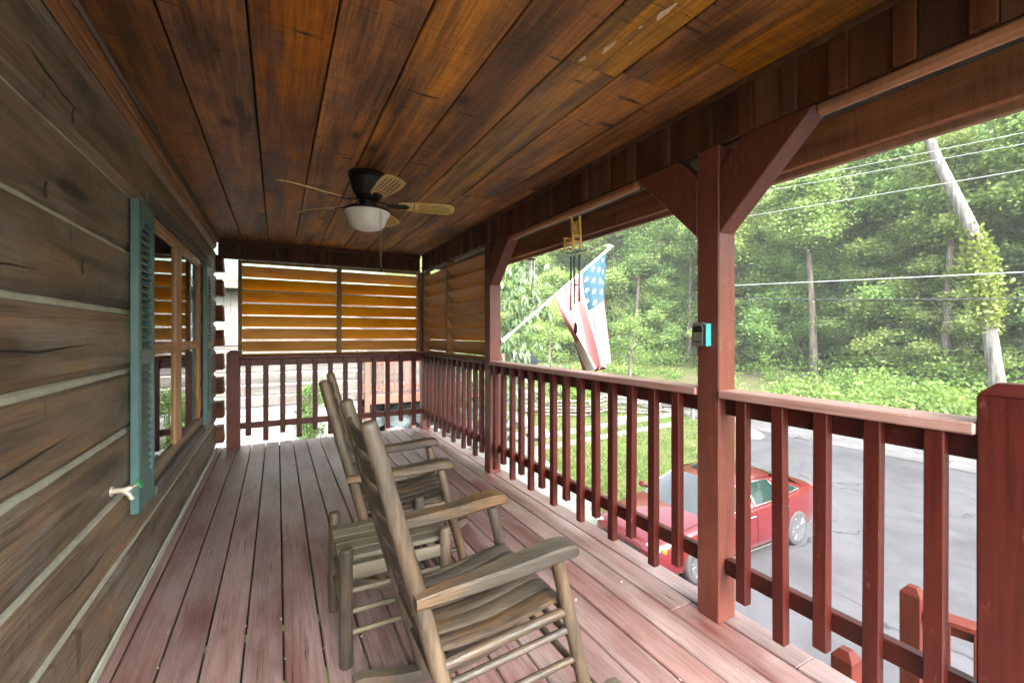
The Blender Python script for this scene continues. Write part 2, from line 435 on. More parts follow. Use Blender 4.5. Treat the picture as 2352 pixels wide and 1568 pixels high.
def tubegeo(pts, rad, seg=10, cap=True):
    pts = [Vector(p) for p in pts]
    if not hasattr(rad, '__len__'): rad = [rad] * len(pts)
    vs_, fs = [], []
    prev = None
    for i, p in enumerate(pts):
        d = (pts[min(i + 1, len(pts) - 1)] - pts[max(i - 1, 0)]).normalized()
        if prev is None:
            ref = Vector((0, 0, 1)) if abs(d.z) < 0.9 else Vector((1, 0, 0))
            u = d.cross(ref).normalized()
        else:
            u = (prev - d * prev.dot(d)).normalized()
        prev = u
        w = d.cross(u)
        for k in range(seg):
            a = 2 * math.pi * k / seg
            vs_.append(p + (u * math.cos(a) + w * math.sin(a)) * rad[i])
    for i in range(len(pts) - 1):
        for k in range(seg):
            fs.append((i * seg + k, i * seg + (k + 1) % seg, (i + 1) * seg + (k + 1) % seg, (i + 1) * seg + k))
    if cap:
        fs.append(tuple(reversed(range(seg))))
        fs.append(tuple(range((len(pts) - 1) * seg, len(pts) * seg)))
    return vs_, fs


def tube(name, pts, rad, mat, parent=None, seg=10, loc=(0, 0, 0)):
    v, f = tubegeo(pts, rad, seg)
    return mk(name, v, f, mat, parent, loc, True, auto=50)


def lathe(name, prof, mat, parent=None, seg=24, loc=(0, 0, 0), rot=None):
    vs_, fs = [], []
    for r, z in prof:
        for k in range(seg):
            a = 2 * math.pi * k / seg
            vs_.append((r * math.cos(a), r * math.sin(a), z))
    for i in range(len(prof) - 1):
        for k in range(seg):
            fs.append((i * seg + k, i * seg + (k + 1) % seg, (i + 1) * seg + (k + 1) % seg, (i + 1) * seg + k))
    fs.append(tuple(reversed(range(seg))))
    fs.append(tuple(range((len(prof) - 1) * seg, len(prof) * seg)))
    return mk(name, vs_, fs, mat, parent, loc, True, rot, auto=40)


def prism(name, poly, axis, lo, hi, mat, parent=None, loc=(0, 0, 0), bev=0.0):
    """extrude a polygon (pairs in the two other axes, in order) along an axis"""
    def P(u, v, w):
        r = [0, 0, 0]
        o2 = [i for i in range(3) if i != axis]
        r[o2[0]], r[o2[1]], r[axis] = u, v, w
        return r
    n = len(poly)
    vs_ = [P(u, v, lo) for u, v in poly] + [P(u, v, hi) for u, v in poly]
    fs = [tuple(range(n)), tuple(range(2 * n - 1, n - 1, -1))] + [(i, n + i, n + (i + 1) % n, (i + 1) % n) for i in range(n)]
    bm = bmesh.new()
    bv = [bm.verts.new(v) for v in vs_]
    for f in fs: bm.faces.new([bv[i] for i in f])
    bmesh.ops.recalc_face_normals(bm, faces=bm.faces)
    if bev: bmesh.ops.bevel(bm, geom=list(bm.edges), offset=bev, segments=1, affect='EDGES')
    me = bpy.data.meshes.new(name)
    bm.to_mesh(me)
    bm.free()
    return link(name, me, mat, parent, loc)


def quads(name, V, mat, parent=None, tint=None, loc=(0, 0, 0)):
    """many separate quads: V is (n,4,3)"""
    n = len(V)
    me = bpy.data.meshes.new(name)
    me.vertices.add(n * 4)
    me.vertices.foreach_set('co', np.ascontiguousarray(V.reshape(-1), dtype=np.float32))
    me.loops.add(n * 4)
    me.loops.foreach_set('vertex_index', np.arange(n * 4, dtype=np.int32))
    me.polygons.add(n)
    me.polygons.foreach_set('loop_start', np.arange(0, n * 4, 4, dtype=np.int32))
    if tint is not None:
        at = me.attributes.new('tint', 'FLOAT', 'FACE')
        at.data.foreach_set('value', tint.astype(np.float32))
    me.update(calc_edges=True)
    return link(name, me, mat, parent, loc)


def leaves(C, size, tilt=0.8, aspect=0.55, dirs=None, rs=nrs):
    """leaf quads (diamonds) round centres C (n,3)"""
    n = len(C)
    nz = rs.normal(0, 1, (n, 3)) * tilt + np.array([0, 0, 1.0])
    nz /= np.linalg.norm(nz, axis=1, keepdims=True)
    d = rs.normal(0, 1, (n, 3)) if dirs is None else dirs + rs.normal(0, 0.35, (n, 3))
    u = d - nz * np.sum(d * nz, axis=1, keepdims=True)
    u /= np.linalg.norm(u, axis=1, keepdims=True) + 1e-9
    w = np.cross(nz, u)
    s = size * rs.uniform(0.65, 1.3, (n, 1))
    drop = nz * s * 0.12
    return np.stack([C - u * s * 0.5, C + w * s * aspect * 0.5 - drop, C + u * s * 0.5 - drop * 2, C - w * s * aspect * 0.5 - drop], axis=1)


def copy_tree(o, loc=None, rz=None, scale=None):
    r = o.copy()
    COL.objects.link(r)
    if loc is not None: r.location = loc
    if rz is not None: r.rotation_euler = (0, 0, rz)
    if scale is not None: r.scale = scale
    for ch in o.children:
        c = ch.copy()
        COL.objects.link(c)
        c.parent = r
        for g2 in ch.children:
            d = g2.copy()
            COL.objects.link(d)
            d.parent = c
    return r

# ================================================================== large structure
def ss(x, a, b):
    t = np.clip((x - a) / (b - a), 0, 1)
    return t * t * (3 - 2 * t)


def edge_x(Y):
    """where the wooded slope begins"""
    return np.interp(Y, [-40, 8, 22, 34, 46, 60, 90], [37, 37, 37, 33, 20, -6, -60])


def hgt(X, Y):
    X, Y = np.asarray(X, float), np.asarray(Y, float)
    z = -2.9 + 0.075 * np.maximum(0, Y - 24) + 0.10 * np.maximum(0, X - 26)
    z = z + 0.46 * np.maximum(0, X - edge_x(Y)) * 0.9
    return z


xs = np.concatenate([np.linspace(-60, -10, 12), np.linspace(-8, 24, 40), np.linspace(26, 120, 48)])
ys = np.concatenate([np.linspace(-60, -6, 16), np.linspace(-4, 50, 60), np.linspace(53, 140, 30)])
XX, YY = np.meshgrid(xs, ys, indexing='ij')
ZZ = hgt(XX, YY) + nrs.normal(0, 0.02, XX.shape) * (XX > 21)
gv = np.stack([XX, YY, ZZ], -1).reshape(-1, 3)
ny = len(ys)
gf = [(i * ny + j, (i + 1) * ny + j, (i + 1) * ny + j + 1, i * ny + j + 1) for i in range(len(xs) - 1) for j in range(ny - 1)]
gr_o = tag(mk('ground', gv.tolist(), gf, 'ground', smooth=True), kind='structure')
at2 = gr_o.data.attributes.new('litter', 'FLOAT', 'POINT')
at2.data.foreach_set('value', (ss(gv[:, 0], 28, 31) * ss(gv[:, 1], 13, 16) * (1 - ss(gv[:, 1], 24, 28))).astype(np.float32))
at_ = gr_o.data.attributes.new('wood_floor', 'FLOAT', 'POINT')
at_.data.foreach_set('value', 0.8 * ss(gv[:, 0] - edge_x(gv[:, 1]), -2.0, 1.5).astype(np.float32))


def sheet(name, poly, z, mat):
    o = mk(name, [(x, y, z) for x, y in poly], [tuple(range(len(poly)))], mat)
    return tag(o, kind='structure')


sheet('driveway', [(2.2, -14), (18.3, -14), (18.3, 12.2), (17.6, 11.9), (15.4, 10.6), (13.2, 8.9), (10.6, 7.7), (7.0, 7.3), (2.2, 7.1)], -2.885, 'asphalt')
mk_road = mk('road', [(18.3, -30, -2.87), (23.6, -30, -2.87), (23.6, 24, -2.87), (18.3, 24, -2.87), (23.6, 60, -0.16), (18.3, 60, -0.16)], [(0, 1, 2, 3), (3, 2, 4, 5)], 'road')
tag(mk_road, kind='structure')
# ------------------------------------------------------------------ porch floor, board by board
Y0, YB = -0.95, 5.80  # unseen porch end set close behind the camera to let more light in
floor_o = empty('porch_floor'); tag(floor_o, kind='structure')
gaps = [-0.60 + 0.1405 * i - 0.08 for i in range(0, 18)]
edges = [-0.679, -0.539, -0.399, -0.258, -0.118, 0.0225, 0.165, 0.3085, 0.452, 0.5935, 0.735, 0.878, 1.021, 1.164, 1.307, 1.451, 1.595, 1.741, 1.868]
for i in range(len(edges) - 1):
    x0, x1 = edges[i] + 0.004, edges[i + 1] - 0.004
    cuts = {17: [0.95], 16: [1.42], 15: [0.78, 4.3], 14: [2.0], 12: [0.55, 3.9], 9: [4.6], 6: [0.3]}.get(i, [rng.uniform(-0.5, 0.6)])
    yy = [Y0] + cuts + [YB + (0.05 if i < 17 else 0.06)]
    for a, b in zip(yy[:-1], yy[1:]):
        dz = rng.uniform(-0.0015, 0.0015)
        box('plank', (x0, a + 0.0012, -0.03 + dz), (x1, b - 0.0012, dz), 'deck', floor_o, 0.004)
for k in range(22):
    y = Y0 + 0.2 + k * 0.41
    if y < YB - 0.1:
        box('joist', (-0.62, y, -0.22), (1.80, y + 0.04, -0.032), 'ceil_dark', floor_o, 0)
box('rim_board', (1.82, Y0, -0.25), (1.86, YB, -0.034), 'red_h', floor_o, 0.003)
box('rim_board', (-0.62, YB - 0.02, -0.25), (1.815, YB + 0.02, -0.034), 'red_x', floor_o, 0.003)

# ------------------------------------------------------------------ porch ceiling, board by board
CZ = 2.325
ceil_o = empty('porch_ceiling', (0, 0, 0)); tag(ceil_o, kind='structure')
cj = [-0.64, -0.347, -0.088, 0.177, 0.441, 0.711, 0.975, 1.231, 1.506, 1.775]
ccuts = {0: [0.2], 1: [-0.6, 4.4], 2: [0.1], 3: [3.4], 4: [1.05], 5: [0.9, 4.2], 6: [1.385], 7: [1.35, 3.1], 8: [1.12, 2.75]}
for i in range(len(cj) - 1):
    g_ = 0.0035 if i > 1 else 0.0045
    yy = [Y0] + ccuts[i] + [YB - 0.02]
    for a, b in zip(yy[:-1], yy[1:]):
        box('plank', (cj[i] + g_, a + 0.001, CZ + rng.uniform(0, 0.002)), (cj[i + 1] - g_, b - 0.001, CZ + 0.022), 'ceil', ceil_o, 0.003)
for i in (6, 7):      # narrow tongue-and-groove boards near the stairs
    pass
box('sheathing', (-0.66, Y0, CZ + 0.03), (1.80, YB, CZ + 0.05), 'ceil_dark', ceil_o, 0)
# flakes of pale stripped wood on the ceiling
def flake(x, y, s, n, el):
    pts = []
    for k in range(n):
        a = 2 * math.pi * k / n
        r = s * rng.uniform(0.45, 1.0)
        pts.append((x + r * math.cos(a) * 0.35, y + r * math.sin(a) * el, CZ - 0.0015))
    mk('paint_flake', pts, [tuple(range(n))], 'flake', ceil_o)
M['flake'] = plain('bare_wood_flake', (0.62, 0.52, 0.38), 0.7, var=0.2, scale=40)
for x, y, s, e in ((1.075, 1.245, 0.045, 1.0), (1.03, 1.345, 0.04, 0.7), (1.12, 1.02, 0.05, 1.0), (1.10, 1.11, 0.015, 1), (1.13, 1.19, 0.012, 1), (1.145, 0.93, 0.03, 1)):
    flake(x, y, s, 11, e)
roof_o = empty('porch_roof'); tag(roof_o, kind='structure')
prism('roof_slab', [(-2.2, 3.5), (2.30, 2.26), (2.30, 2.32), (-2.2, 3.56)], 1, Y0 - 0.2, YB + 0.35, 'roof', roof_o)
box('gable_board', (-0.6, YB + 0.005, 2.345), (1.5, YB + 0.03, 2.46), 'frieze', roof_o)

# ------------------------------------------------------------------ log wall
WX = -0.59
wall = empty('log_wall', (WX, 2.5, 0), label='brown squared-log cabin wall with pale chinking lines along the porch', cat='wall')
def wl_(a): return (a[0] - WX, a[1] - 2.5, a[2])
courses = [-0.26, 0.012, 0.283, 0.553, 0.828, 1.10, 1.368, 1.64, 1.903, 2.17, 2.36]
WY0, WY1 = 2.90, 4.66        # window opening
WZ0, WZ1 = 0.435, 1.915
def logseg(z0, z1, a, b):
    h = 0.008
    zz0, zz1 = z0 + h, z1 - h
    prof = [(-0.16, zz0), (-0.032, zz0), (0.0, zz0 + 0.036), (0.0, zz1 - 0.007), (-0.02, zz1), (-0.16, zz1)]
    n = 26
    rows = []
    for k in range(n + 1):
        y = a + (b - a) * k / n
        w = 0.0025 * math.sin(y * 3.1 + z0 * 40) + rng.uniform(-0.0012, 0.0012)
        rows.append([(p[0] + (w if p[0] > -0.1 else 0), y - 2.5, p[1] + (0.0025 * math.sin(y * 2.3 + z1 * 17) if 0 < i < 5 else 0)) for i, p in enumerate(prof)])
    m_ = len(prof)
    vs_ = [v for r in rows for v in r]
    fs = [(k * m_ + i, (k + 1) * m_ + i, (k + 1) * m_ + (i + 1) % m_, k * m_ + (i + 1) % m_) for k in range(n) for i in range(m_)]
    fs += [tuple(range(m_)), tuple(reversed(range(n * m_, (n + 1) * m_)))]
    o = mk('log', vs_, fs, 'log', wall)
    return o
for i in range(len(courses) - 1):
    z0, z1 = courses[i], courses[i + 1]
    if z1 < WZ0 + 0.12 or z0 > WZ1 - 0.1:
        segs = [(Y0, 1.1 if i % 3 else 0.2), (1.1 if i % 3 else 0.2, 5.74)]
        segs = [(Y0, 5.74)] if i % 2 else segs
    else:
        segs = [(Y0, WY0), (WY1, 5.74)]
    for a, b in segs:
        logseg(z0, z1, a, b)
    zc = z0
    if i > 0:
        segc = [(Y0, 5.74)] if (zc < WZ0 or zc > WZ1 - 0.02) else [(Y0, WY0), (WY1, 5.74)]
        for a, b in segc:
            n = 40
            vs_, fs = [], []
            for k in range(n + 1):
                y = a + (b - a) * k / n
                j1, j2 = rng.uniform(-0.003, 0.003), rng.uniform(-0.003, 0.003)
                vs_ += [(-0.035, y - 2.5, zc - 0.022), (-0.016, y - 2.5, zc - 0.009 + j1), (-0.016, y - 2.5, zc + 0.007 + j2), (-0.042, y - 2.5, zc + 0.024)]
            for k in range(n):
                for q in range(3):
                    fs.append((k * 4 + q, (k + 1) * 4 + q, (k + 1) * 4 + q + 1, k * 4 + q + 1))
            mk('chinking', vs_, fs, 'chink', wall)
# logs that fill beside/under the window where the opening does not follow a course
box('log', wl_((WX - 0.16, WY0, 0.30)), wl_((WX - 0.004, WY1, WZ0)), 'log', wall, 0.01)
box('lintel', wl_((WX - 0.05, 2.86, 1.922)), wl_((WX + 0.006, 5.30, 2.012)), 'lintel', wall, 0.006)
box('top_trim', wl_((WX, Y0, 2.262)), wl_((WX + 0.022, 5.70, 2.322)), 'trim', wall, 0.006)
box('top_trim', wl_((WX + 0.0005, Y0, 2.215)), wl_((WX + 0.010, 5.70, 2.259)), 'trim', wall, 0.003)
box('quarter_round', wl_((WX + 0.0225, Y0, 2.303)), wl_((WX + 0.040, 5.70, 2.3235)), 'lintel', wall, 0.006)
box('base_strip', wl_((WX, Y0, 0.002)), wl_((WX + 0.012, 5.70, 0.045)), 'chink', wall, 0.004)
box('backing', wl_((WX - 0.24, Y0, -0.3)), wl_((WX - 0.165, WY0 - 0.02, 2.4)), 'ceil_dark', wall, 0)
box('backing', wl_((WX - 0.24, WY1 + 0.02, -0.3)), wl_((WX - 0.165, 5.72, 2.4)), 'ceil_dark', wall, 0)
box('backing', wl_((WX - 0.24, WY0 - 0.019, -0.3)), wl_((WX - 0.165, WY1 + 0.019, 0.42)), 'ceil_dark', wall, 0)
box('backing', wl_((WX - 0.24, WY0 - 0.019, 1.93)), wl_((WX - 0.165, WY1 + 0.019, 2.4)), 'ceil_dark', wall, 0)
# dark room behind the window
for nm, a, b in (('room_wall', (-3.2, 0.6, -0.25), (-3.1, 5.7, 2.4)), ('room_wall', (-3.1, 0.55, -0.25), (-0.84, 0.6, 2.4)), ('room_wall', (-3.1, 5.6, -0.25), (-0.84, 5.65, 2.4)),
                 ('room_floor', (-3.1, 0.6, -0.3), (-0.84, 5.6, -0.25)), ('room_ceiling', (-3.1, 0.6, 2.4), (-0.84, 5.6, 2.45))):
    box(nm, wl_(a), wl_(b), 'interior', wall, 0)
# interlocking log ends at the far corner
le = empty('log_end_stack', (-0.60, 5.83, 0), label='stack of brown dovetailed log ends at the far corner of the cabin', cat='log ends')
zt = [2.058, 1.787, 1.505, 1.236, 0.971, 0.706, 0.44, 0.168]
for k, z in enumerate(zt):
    hh = 0.094
    o = prism('log_end', [(-0.10, -hh), (0.078, -hh + 0.0), (0.068, hh - 0.01), (-0.10, hh - 0.02)], 1, -0.10 + 0.004 * (k % 2), 0.10, 'log_end', le, (0, 0, z), 0.008)
# ------------------------------------------------------------------ window, with white sheets for pane reflections
win = empty('window', (WX, 3.78, WZ0), label='wooden double window with white sheets for reflections between the two teal shutters', cat='window')
def wv(a): return (a[0] - WX, a[1] - 3.78, a[2] - WZ0)
FX0, FX1 = WX - 0.10, WX - 0.003
box('jamb', wv((FX0, WY0 + 0.001, WZ0 + 0.04)), wv((FX1, WY0 + 0.045, WZ1 - 0.001)), 'window_wood', win)
box('jamb', wv((FX0, WY1 - 0.045, WZ0 + 0.04)), wv((FX1, WY1 - 0.001, WZ1 - 0.001)), 'window_wood', win)
box('head', wv((FX0, WY0 + 0.046, WZ1 - 0.045)), wv((FX1, WY1 - 0.046, WZ1 - 0.001)), 'window_wood', win)
box('sill', wv((WX - 0.16, WY0 + 0.001, WZ0 - 0.02)), wv((WX + 0.035, WY1 - 0.001, WZ0 + 0.038)), 'lintel', win, 0.008)
box('mullion', wv((FX0, 3.655, WZ0 + 0.04)), wv((FX1, 3.79, WZ1 - 0.046)), 'window_wood', win)
for y0, y1 in ((WY0 + 0.046, 3.654), (3.791, WY1 - 0.046)):
    for z0, z1, xo in ((1.185, WZ1 - 0.046, -0.018), (WZ0 + 0.041, 1.1845, -0.020)):
        s_ = empty('sash', (xo, 0, 0)); s_.parent = win
        x0, x1 = WX - 0.014, WX + 0.014
        t = 0.03
        box('stile', wv((x0, y0 + 0.001, z0)), wv((x1, y0 + t, z1)), 'window_wood', s_)
        box('stile', wv((x0, y1 - t, z0)), wv((x1, y1 - 0.001, z1)), 'window_wood', s_)
        box('rail', wv((x0, y0 + t + 0.0005, z0)), wv((x1, y1 - t - 0.0005, z0 + t)), 'window_wood', s_)
        box('rail', wv((x0, y0 + t + 0.0005, z1 - t)), wv((x1, y1 - t - 0.0005, z1)), 'window_wood', s_)
        box('pane', wv((WX - 0.003, y0 + t, z0 + t)), wv((WX + 0.001, y1 - t, z1 - t)), 'glass', s_, 0)
    # wavy white sheet standing in for bright railing reflections in the lower panes
    n = 60
    vs_, fs = [], []
    for k in range(n + 1):
        y = y0 + (y1 - y0) * k / n
        w = 0.014 * math.sin(k * 0.95) + 0.006 * math.sin(k * 2.3 + y0)
        vs_ += [(-0.16 + w * 0.8, y - 3.78, 1.24 - WZ0), (-0.16 + w, y - 3.78, 0.02)]
    fs = [(2 * k, 2 * k + 2, 2 * k + 3, 2 * k + 1) for k in range(n)]
    mk('reflection_sheet', vs_, fs, 'reflection_sheet', win, smooth=True)

# ------------------------------------------------------------------ shutters
def shutter(loc, label):
    s = empty('shutter', loc, label=label, cat='shutter', group='shutters beside the window')
    W, H, T = 0.285, 1.435, 0.034
    st = 0.042
    box('stile', (0, 0, 0), (T, st, H), 'teal', s, 0.004)
    box('stile', (0, W - st, 0), (T, W, H), 'teal', s, 0.004)
    box('bottom_rail', (0.001, st, 0), (T - 0.001, W - st, 0.13), 'teal', s, 0.003)
    box('middle_rail', (0.001, st, 0.675), (T - 0.001, W - st, 0.745), 'teal', s, 0.003)
    a, b = st, W - st
    arch = [(a, H), (a, H - 0.15)] + [(a + (b - a) * t / 10, H - 0.15 + 0.075 * math.sin(math.pi * t / 10)) for t in range(1, 10)] + [(b, H - 0.15), (b, H)]
    prism('top_rail', arch, 0, 0.001, T - 0.001, 'teal', s)
    for z0, z1 in ((0.13, 0.675), (0.745, H - 0.085)):
        n = int((z1 - z0) / 0.0325)
        for k in range(n):
            z = z0 + (k + 0.5) * (z1 - z0) / n
            o = link('slat', boxmesh(0.007, b - a, 0.036, 0.001, 'teal'), None, s, (T * 0.5, W / 2, z))
            o.rotation_euler = (0, R(-40), 0)
            if z > H - 0.15:
                k_ = math.sqrt(max(0.05, 1 - ((z - (H - 0.15)) / 0.09) ** 2))
                o.scale = (1, k_ * 0.9, 1)
    for z in (0.16, 0.71, 1.35):
        lathe('screw', [(0.006, 0), (0.006, 0.003)], 'black', s, 8, (T - 0.001, st * 0.5, z), (0, R(90), 0))
    return s
shutter((WX + 0.003, 2.550, 0.452), 'teal louvred shutter nearer the camera, beside the outdoor faucet')
shutter((WX + 0.003, 4.73, 0.452), 'teal louvred shutter at the far side of the window')

# ------------------------------------------------------------------ faucet
fc = empty('faucet', (WX, 2.31, 0.637), label='pale brass outdoor faucet with green handle on the log wall', cat='faucet')
lathe('flange', [(0.03, 0), (0.03, 0.01), (0.014, 0.014)], 'brass', fc, 16, (0, 0, 0), (0, R(90), 0))
tube('body', [(0, 0, 0), (0.05, 0, 0), (0.075, 0, 0.0), (0.10, 0, 0.012)], [0.016, 0.018, 0.021, 0.013], 'brass', fc, 12)
tube('spout', [(0.055, 0, 0), (0.085, -0.005, -0.028), (0.10, -0.006, -0.06)], [0.016, 0.015, 0.014], 'brass', fc, 12)
tube('stem', [(0.10, 0, 0.012), (0.13, 0, 0.026)], 0.006, 'brass', fc, 8)
lathe('handle', [(0.012, -0.004), (0.031, -0.004), (0.031, 0.005), (0.012, 0.005)], 'valve', fc, 10, (0.135, 0, 0.028), (0, R(65), 0))

fc.scale = (0.68, 0.68, 0.68)
# checks and axe marks in the wall logs
M['check'] = plain('log_check', (0.018, 0.013, 0.010), 0.9)
M['axe'] = plain('axe_mark', (0.045, 0.042, 0.042), 0.8, var=0.4, scale=30)
rk_ = random.Random(3)
for k in range(10):
    i = rk_.randrange(1, 9)
    z0 = courses[i] + rk_.uniform(0.07, 0.2)
    y0 = rk_.uniform(-0.3, 1.9) if (i in range(2, 8) or k % 2) else rk_.uniform(2.5, 4.5)
    L = rk_.uniform(0.25, 0.9)
    if i in range(2, 8): L = min(L, 2.3 - y0)
    up, dn = [], []
    for q in range(9):
        t = q / 8
        w = 0.0032 * math.sin(math.pi * t) + 0.0003
        zz = z0 + 0.012 * math.sin(t * 5 + k) + rk_.uniform(-0.003, 0.003)
        up.append((0.0035, y0 + L * t - 2.5, zz + w)); dn.append((0.0035, y0 + L * t - 2.5, zz - w))
    mk('check', up + dn[::-1], [(q, q + 1, 16 - q, 17 - q) for q in range(8)], 'check', wall)
for k in range(8):
    i = rk_.randrange(1, 9)
    y0 = rk_.uniform(0.6, 2.35)
    z0 = courses[i] + rk_.uniform(0.03, 0.2)
    h_ = rk_.uniform(0.015, 0.04); w_ = rk_.uniform(0.003, 0.008)
    pts = [(0.0036, y0 - 2.5 + w_ * math.cos(a * 0.785) * rk_.uniform(0.5, 1) + 0.01 * math.sin(a), z0 + h_ * math.sin(a * 0.785) * rk_.uniform(0.6, 1)) for a in range(8)]
    mk('axe_mark', pts, [tuple(range(8))], 'axe', wall)

# ------------------------------------------------------------------ posts with braces
PX0, PX1 = 1.70, 1.813
def brace(parent, y_post, dirn):
    # 45 degree knee brace in the plane of the post
    zb, zt_ = 1.712, 2.098
    L = zt_ - zb
    t = 0.275
    pl = [(0, zb), (dirn * L, zt_), (dirn * (L - t), zt_), (0, zb + t)]
    prism('brace', pl, 0, PX0 + 0.002 - 1.7565, PX1 - 0.014 - 1.7565, 'post', parent, (0, y_post, 0), 0.004)
def post(y, label, braces):
    p = empty('porch_post', (1.7565, y, 0), label=label, cat='post')
    box('shaft', (PX0 - 1.7565, -0.057, 0.001), (PX1 - 1.7565, 0.057, 2.10), 'post', p, 0.005)
    for d in braces:
        brace(p, d * 0.0575, d)
    return p
NP, FP, CP = 1.308, 3.645, 5.745
post(NP, 'reddish brown porch post nearest the camera carrying the key lock box', (-1, 1))
post(FP, 'reddish brown porch post where the side louvre screen begins', (-1,))
post(CP, 'slim reddish brown post at the far corner of the porch', ())
bp = empty('railing_post', (-0.43, 5.715, 0), label='short reddish brown railing post beside the stacked log ends', cat='post')
box('shaft', (-0.062, -0.045, 0.001), (0.066, 0.07, 1.055), 'post', bp, 0.005)
prism('point', [(-0.062, 1.055), (0.066, 1.055), (0.03, 1.092), (-0.026, 1.092)], 1, -0.044, 0.069, 'post', bp)

# newel post at the right edge
nw = empty('newel_post', (1.757, 0.395, 0), label='thick dark red newel post with chamfered top at the right edge', cat='post')
def capped(parent, w, z0, z1, mat, ch=0.03):
    a = w / 2
    box('shaft', (-a, -a, z0), (a, a, z1), mat, parent, 0.005)
    b = a - ch
    vs_ = [(-a, -a, z1), (a, -a, z1), (a, a, z1), (-a, a, z1), (-b, -b, z1 + ch), (b, -b, z1 + ch), (b, b, z1 + ch), (-b, b, z1 + ch)]
    mk('cap', vs_, [(4, 5, 6, 7), (0, 1, 5, 4), (1, 2, 6, 5), (2, 3, 7, 6), (3, 0, 4, 7)], mat, parent)
capped(nw, 0.118, -0.5, 1.104, 'red', 0.032)

# ------------------------------------------------------------------ railings
def railing(y0, y1, label, bys, low=False):
    r = empty('railing', (1.757, (y0 + y1) / 2, 0), label=label, cat='railing', group='railing sections round the porch')
    def L(a): return (a[0] - 1.757, a[1] - (y0 + y1) / 2, a[2])
    if not low:
        box('cap', L((1.690, y0 + 0.001, 0.990)), L((1.824, y1 - 0.001, 1.025)), 'cap', r, 0.005)
    else:
        box('cap', L((1.690, y0 + 0.001, 0.990)), L((1.824, y1 - 0.001, 1.025)), 'red_h', r, 0.005)
    box('top_rail', L((1.737, y0 + 0.002, 0.915)), L((1.775, y1 - 0.002, 0.9895)), 'red_h', r, 0.004)
    box('bottom_rail', L((1.737, y0 + 0.002, 0.212)), L((1.775, y1 - 0.002, 0.281)), 'red_h', r, 0.004)
    for k, y in enumerate(bys):
        zb = 0.146 if k % 2 == 0 else 0.072
        zb += rng.uniform(-0.008, 0.008)
        o = box('baluster', L((1.697, y - 0.046, round(zb, 3))), L((1.7365, y, 0.9885)), 'red', r, 0.003)
        o.rotation_euler = (R(rng.uniform(-0.45, 0.45)), 0, R(rng.uniform(-2, 2)))
    return r
railing(0.454, NP - 0.058, 'near section of red railing between the newel post and the lock box post', [1.172, 1.020, 0.872, 0.720, 0.566])
railing(NP + 0.058, FP - 0.058, 'long middle section of red railing below the hanging flag', [1.513, 1.666, 1.826, 1.980, 2.131, 2.283, 2.442, 2.595, 2.752, 2.905, 3.055, 3.205, 3.367, 3.52])
railing(FP + 0.058, CP - 0.058, 'far section of red railing below the side louvre screen', [5.65 - 0.152 * i for i in range(13)], True)
br = empty('railing', (0.63, 5.76, 0), label='red railing across the far end of the porch below the orange louvre screen', cat='railing', group='railing sections round the porch')
def LB(a): return (a[0] - 0.63, a[1] - 5.76, a[2])
box('cap', LB((-0.363, 5.690, 0.990)), LB((1.699, 5.820, 1.024)), 'red_x', br, 0.005)
box('top_rail', LB((-0.363, 5.739, 0.912)), LB((1.699, 5.777, 0.9895)), 'red_x', br, 0.004)
box('bottom_rail', LB((-0.363, 5.739, 0.205)), LB((1.699, 5.777, 0.272)), 'red_x', br, 0.004)
for k in range(12):
    x = -0.314 + 0.171 * k
    if x < 1.62:
        box('baluster', LB((x, 5.699, 0.132 if k % 2 == 0 else 0.06)), LB((x + 0.055, 5.738, 0.988)), 'red', br, 0.003)

# ------------------------------------------------------------------ louvre screens
def louver_back():
    s = empty('louvre_screen', (0.65, 5.77, 1.026), label='honey orange louvre screen across the far end of the porch', cat='louvre screen', group='louvre screens')
    def L(a): return (a[0] - 0.65, a[1] - 5.77, a[2] - 1.026)
    y0, y1 = 5.745, 5.835
    for x0, x1 in ((-0.388, -0.352), (0.648, 0.700), (1.655, 1.690)):
        box('stile', L((x0, y0, 1.026)), L((x1, y1, 2.100)), 'louver_frame', s)
    for a, b in ((-0.351, 0.647), (0.701, 1.654)):
        box('rail', L((a, y0 + 0.001, 1.026)), L((b, y1 - 0.001, 1.043)), 'louver_frame', s)
        box('rail', L((a, y0 + 0.001, 2.072)), L((b, y1 - 0.001, 2.100)), 'louver_frame', s)
        for k in range(8):
            zt_ = 2.037 - k * 0.1415
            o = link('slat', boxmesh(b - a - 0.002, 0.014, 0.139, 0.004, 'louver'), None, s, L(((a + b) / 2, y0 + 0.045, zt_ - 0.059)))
            o.rotation_euler = (R(32 + rng.uniform(-1.2, 1.2)), R(rng.uniform(-0.25, 0.25)), 0)
    return s
def louver_side():
    s = empty('louvre_screen', (1.757, 4.73, 1.026), label='yellow brown louvre screen on the road side of the porch', cat='louvre screen', group='louvre screens')
    def L(a): return (a[0] - 1.757, a[1] - 4.73, a[2] - 1.026)
    x0, x1 = 1.715, 1.805
    for a, b in ((FP + 0.058, FP + 0.085), (4.762, 4.806), (CP - 0.092, CP - 0.058)):
        box('stile', L((x0, a + 0.001, 1.0255)), L((x1, b - 0.001, 2.099)), 'louver_frame', s)
    for a, b in ((FP + 0.086, 4.761), (4.807, CP - 0.093)):
        box('rail', L((x0 + 0.001, a, 1.0255)), L((x1 - 0.001, b, 1.046)), 'louver_frame', s)
        for k in range(8):
            zt_ = 2.020 - k * 0.1385
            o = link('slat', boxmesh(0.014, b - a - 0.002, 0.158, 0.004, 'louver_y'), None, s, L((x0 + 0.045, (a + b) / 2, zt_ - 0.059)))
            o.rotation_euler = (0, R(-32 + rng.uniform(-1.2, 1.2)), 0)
    return s
louver_back()
louver_side()

